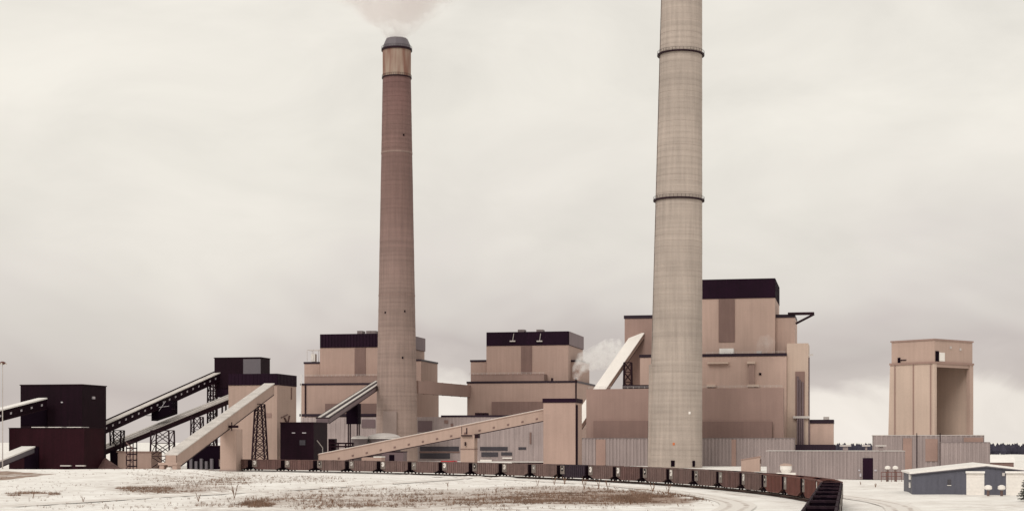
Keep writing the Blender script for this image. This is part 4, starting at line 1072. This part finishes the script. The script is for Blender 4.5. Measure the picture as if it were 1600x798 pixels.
def spruce(label, px, d, h, rad):
    x = (px - CX) / FPX * d; e = thing('spruce_tree', label, 'tree', (x, d, ground_z(x, d)))
    MB().tube((0, 0, -.2), (0, 0, h), h * .022, .02, 8).build('trunk', 'bark', e)
    b = MB(); z = h * .07
    while z < h * .98:
        rr = rad * (1 - z / h) ** .85 + .1; n = 9
        for k in range(n):
            a = random.uniform(0, 6.28); l = rr * random.uniform(.7, 1.1); dr = Vector((math.cos(a), math.sin(a), -.12 + .25 * z / h)); sd = Vector((-math.sin(a), math.cos(a), 0))
            for q in range(int(5 + l * 8)):
                f = random.uniform(.12, 1); c = Vector((0, 0, z)) + dr * l * f; s = .34 * (1.15 - f * .7) * (.5 + rad / 4)
                t = c + dr * s * random.uniform(.4, .9) + sd * random.uniform(-1, 1) * s + Vector((0, 0, random.uniform(-.25, .1) * s)); w = sd * .13
                b.poly([c - w + dr * .05, c + w, t], [(0, 1, 2)]); b.poly([c - Vector((0, 0, .1)), c + Vector((0, 0, .1)), t], [(0, 1, 2)])
        z += h * .028
    b.build('crown', 'spruce', e)
spruce('dark young spruce standing in front of the blue shed', 1610, 285, 6.4, 2.5)

fw = MB()
for k in range(900):
    d_ = random.uniform(1250, 1420); px = random.uniform(1240, 1900); x = (px - CX) / FPX * d_; h = random.uniform(6.0, 9.0) + 1.0 * noise.noise(Vector((x * .02, 0, 0))); r = random.uniform(1.6, 3.2)
    n = 6; pr = [(r * .5, 0), (r, h * .3), (r * .7, h * .65), (.1, h)]
    o0 = len(fw.v)
    for rr, z in pr:
        for q in range(n):
            a = 2 * math.pi * q / n + random.uniform(-.2, .2); j = random.uniform(.7, 1.25)
            fw.v.append((x + rr * j * math.cos(a), d_ + rr * j * math.sin(a), z + random.uniform(-.4, .4)))
    for i in range(3): fw.f += [(o0 + i * n + q, o0 + i * n + (q + 1) % n, o0 + (i + 1) * n + (q + 1) % n, o0 + (i + 1) * n + q) for q in range(n)]
tag(fw.build('far_wood', 'far_wood'), 'far dark wood along the horizon beyond the sheds', 'wood', kind='stuff')

# ------------------------------------------------------------------ steam
def steam(name, label, pts, dens_, nscale, lo=.42, hi=.62, col=(1, 1, 1), cone=None):
    """one closed hull round a chain of (centre, radius); density from noise that fades towards the hull"""
    c0 = Vector(pts[0][0]); b = MB(); n = 20
    for i, (c, r) in enumerate(pts):
        c = Vector(c) - c0; a = Vector(pts[max(0, i - 1)][0]); z = Vector(pts[min(len(pts) - 1, i + 1)][0]); t = (z - a).normalized()
        u = t.cross(Vector((0, 1, 0))).normalized(); v = t.cross(u).normalized()
        for k in range(n):
            an = 2 * math.pi * k / n; q = c + (u * math.cos(an) + v * math.sin(an)) * r
            j = 1 + .38 * noise.noise(q * (2.2 / r) + c0 * .01)
            b.v.append(tuple(c + (q - c) * j))
    m_ = len(pts)
    for i in range(m_ - 1): b.f += [(i * n + k, i * n + (k + 1) % n, (i + 1) * n + (k + 1) % n, (i + 1) * n + k) for k in range(n)]
    b.f += [tuple(range(n))[::-1], tuple((m_ - 1) * n + k for k in range(n))]
    mt = bpy.data.materials.new(name); mt.use_nodes = True; t = mt.node_tree
    t.nodes.remove(t.nodes['Principled BSDF']); o_ = t.nodes['Material Output']
    pv = t.nodes.new('ShaderNodeVolumePrincipled'); pv.inputs['Color'].default_value = (*col, 1); pv.inputs['Anisotropy'].default_value = .2
    g = t.nodes.new('ShaderNodeNewGeometry'); nz_ = t.nodes.new('ShaderNodeTexNoise'); nz_.inputs['Scale'].default_value = nscale; nz_.inputs['Detail'].default_value = 5; nz_.inputs['Roughness'].default_value = .6
    t.links.new(g.outputs['Position'], nz_.inputs['Vector'])
    r_ = t.nodes.new('ShaderNodeMapRange'); r_.inputs[1].default_value = lo; r_.inputs[2].default_value = hi; r_.inputs[3].default_value = 0; r_.inputs[4].default_value = dens_
    t.links.new(nz_.outputs['Fac'], r_.inputs[0]); 
    dsock = r_.outputs[0]
    if cone:                                   # thins out away from the plume's axis
        A_, T_, r0_, g_ = cone
        def vm(op, x, y):
            n_ = t.nodes.new('ShaderNodeVectorMath'); n_.operation = op
            for k_, q_ in ((0, x), (1, y)):
                if isinstance(q_, (tuple, Vector)): n_.inputs[k_].default_value = tuple(q_)
                elif q_ is not None: t.links.new(q_, n_.inputs[k_])
            return n_
        rel = vm('SUBTRACT', g.outputs['Position'], A_).outputs[0]
        tt_ = vm('DOT_PRODUCT', rel, T_).outputs['Value']
        pr_ = vm('SCALE', T_, None); t.links.new(tt_, pr_.inputs['Scale'])
        ln_ = vm('LENGTH', vm('SUBTRACT', rel, pr_.outputs[0]).outputs[0], None).outputs['Value']
        rad_ = t.nodes.new('ShaderNodeMath'); rad_.operation = 'MULTIPLY_ADD'; rad_.inputs[1].default_value = g_; rad_.inputs[2].default_value = r0_; t.links.new(tt_, rad_.inputs[0])
        dv_ = t.nodes.new('ShaderNodeMath'); dv_.operation = 'DIVIDE'; t.links.new(ln_, dv_.inputs[0]); t.links.new(rad_.outputs[0], dv_.inputs[1])
        sm_ = t.nodes.new('ShaderNodeMapRange'); sm_.interpolation_type = 'SMOOTHSTEP'; sm_.inputs[1].default_value = .35; sm_.inputs[2].default_value = 1.0; sm_.inputs[3].default_value = 1; sm_.inputs[4].default_value = 0
        t.links.new(dv_.outputs[0], sm_.inputs[0])
        ml_ = t.nodes.new('ShaderNodeMath'); ml_.operation = 'MULTIPLY'; t.links.new(dsock, ml_.inputs[0]); t.links.new(sm_.outputs[0], ml_.inputs[1]); dsock = ml_.outputs[0]
    t.links.new(dsock, pv.inputs['Density']); t.links.new(pv.outputs[0], o_.inputs['Volume'])
    MATS[name] = mt
    ob_ = b.build(name, name, None, True); ob_.location = c0
    return tag(ob_, label, 'steam', kind='stuff')
top = W(618, 60, 820)
steam('steam_plume', 'grey steam plume drifting up from the brown chimney', [((top.x, top.y, 217.6), 5), ((top.x + .5, top.y, 222), 8), ((top.x + 1, top.y, 228), 17), ((top.x + 1.5, top.y + 3, 236), 30), ((top.x, top.y + 5, 248), 40), ((top.x - 4, top.y + 8, 262), 44), ((top.x - 8, top.y + 10, 276), 34)],
      .27, .09, .43, .62, (.97, .955, .955), (Vector((top.x, top.y, 217)), Vector((0.0, 0.12, 1)).normalized(), 4.8, 1.25))
steam('roof_steam', 'white steam puff blowing off beside the beige boiler house', [(W(899, 592, 870), 1.6), (W(902, 578, 870), 3.6), (W(912, 566, 870), 5.6), (W(926, 562, 872), 6.5), (W(942, 556, 874), 7.5), (W(958, 547, 876), 7), (W(972, 538, 878), 3.5)], .22, .24, .42, .62)
steam('vent_steam', 'faint steam wisp on the largest boiler house roof', [(W(1184, 551, 708), 1.0), (W(1190, 544, 708), 3.0), (W(1198, 536, 708), 4.5), (W(1206, 528, 708), 3)], .06, .25, .42, .66)
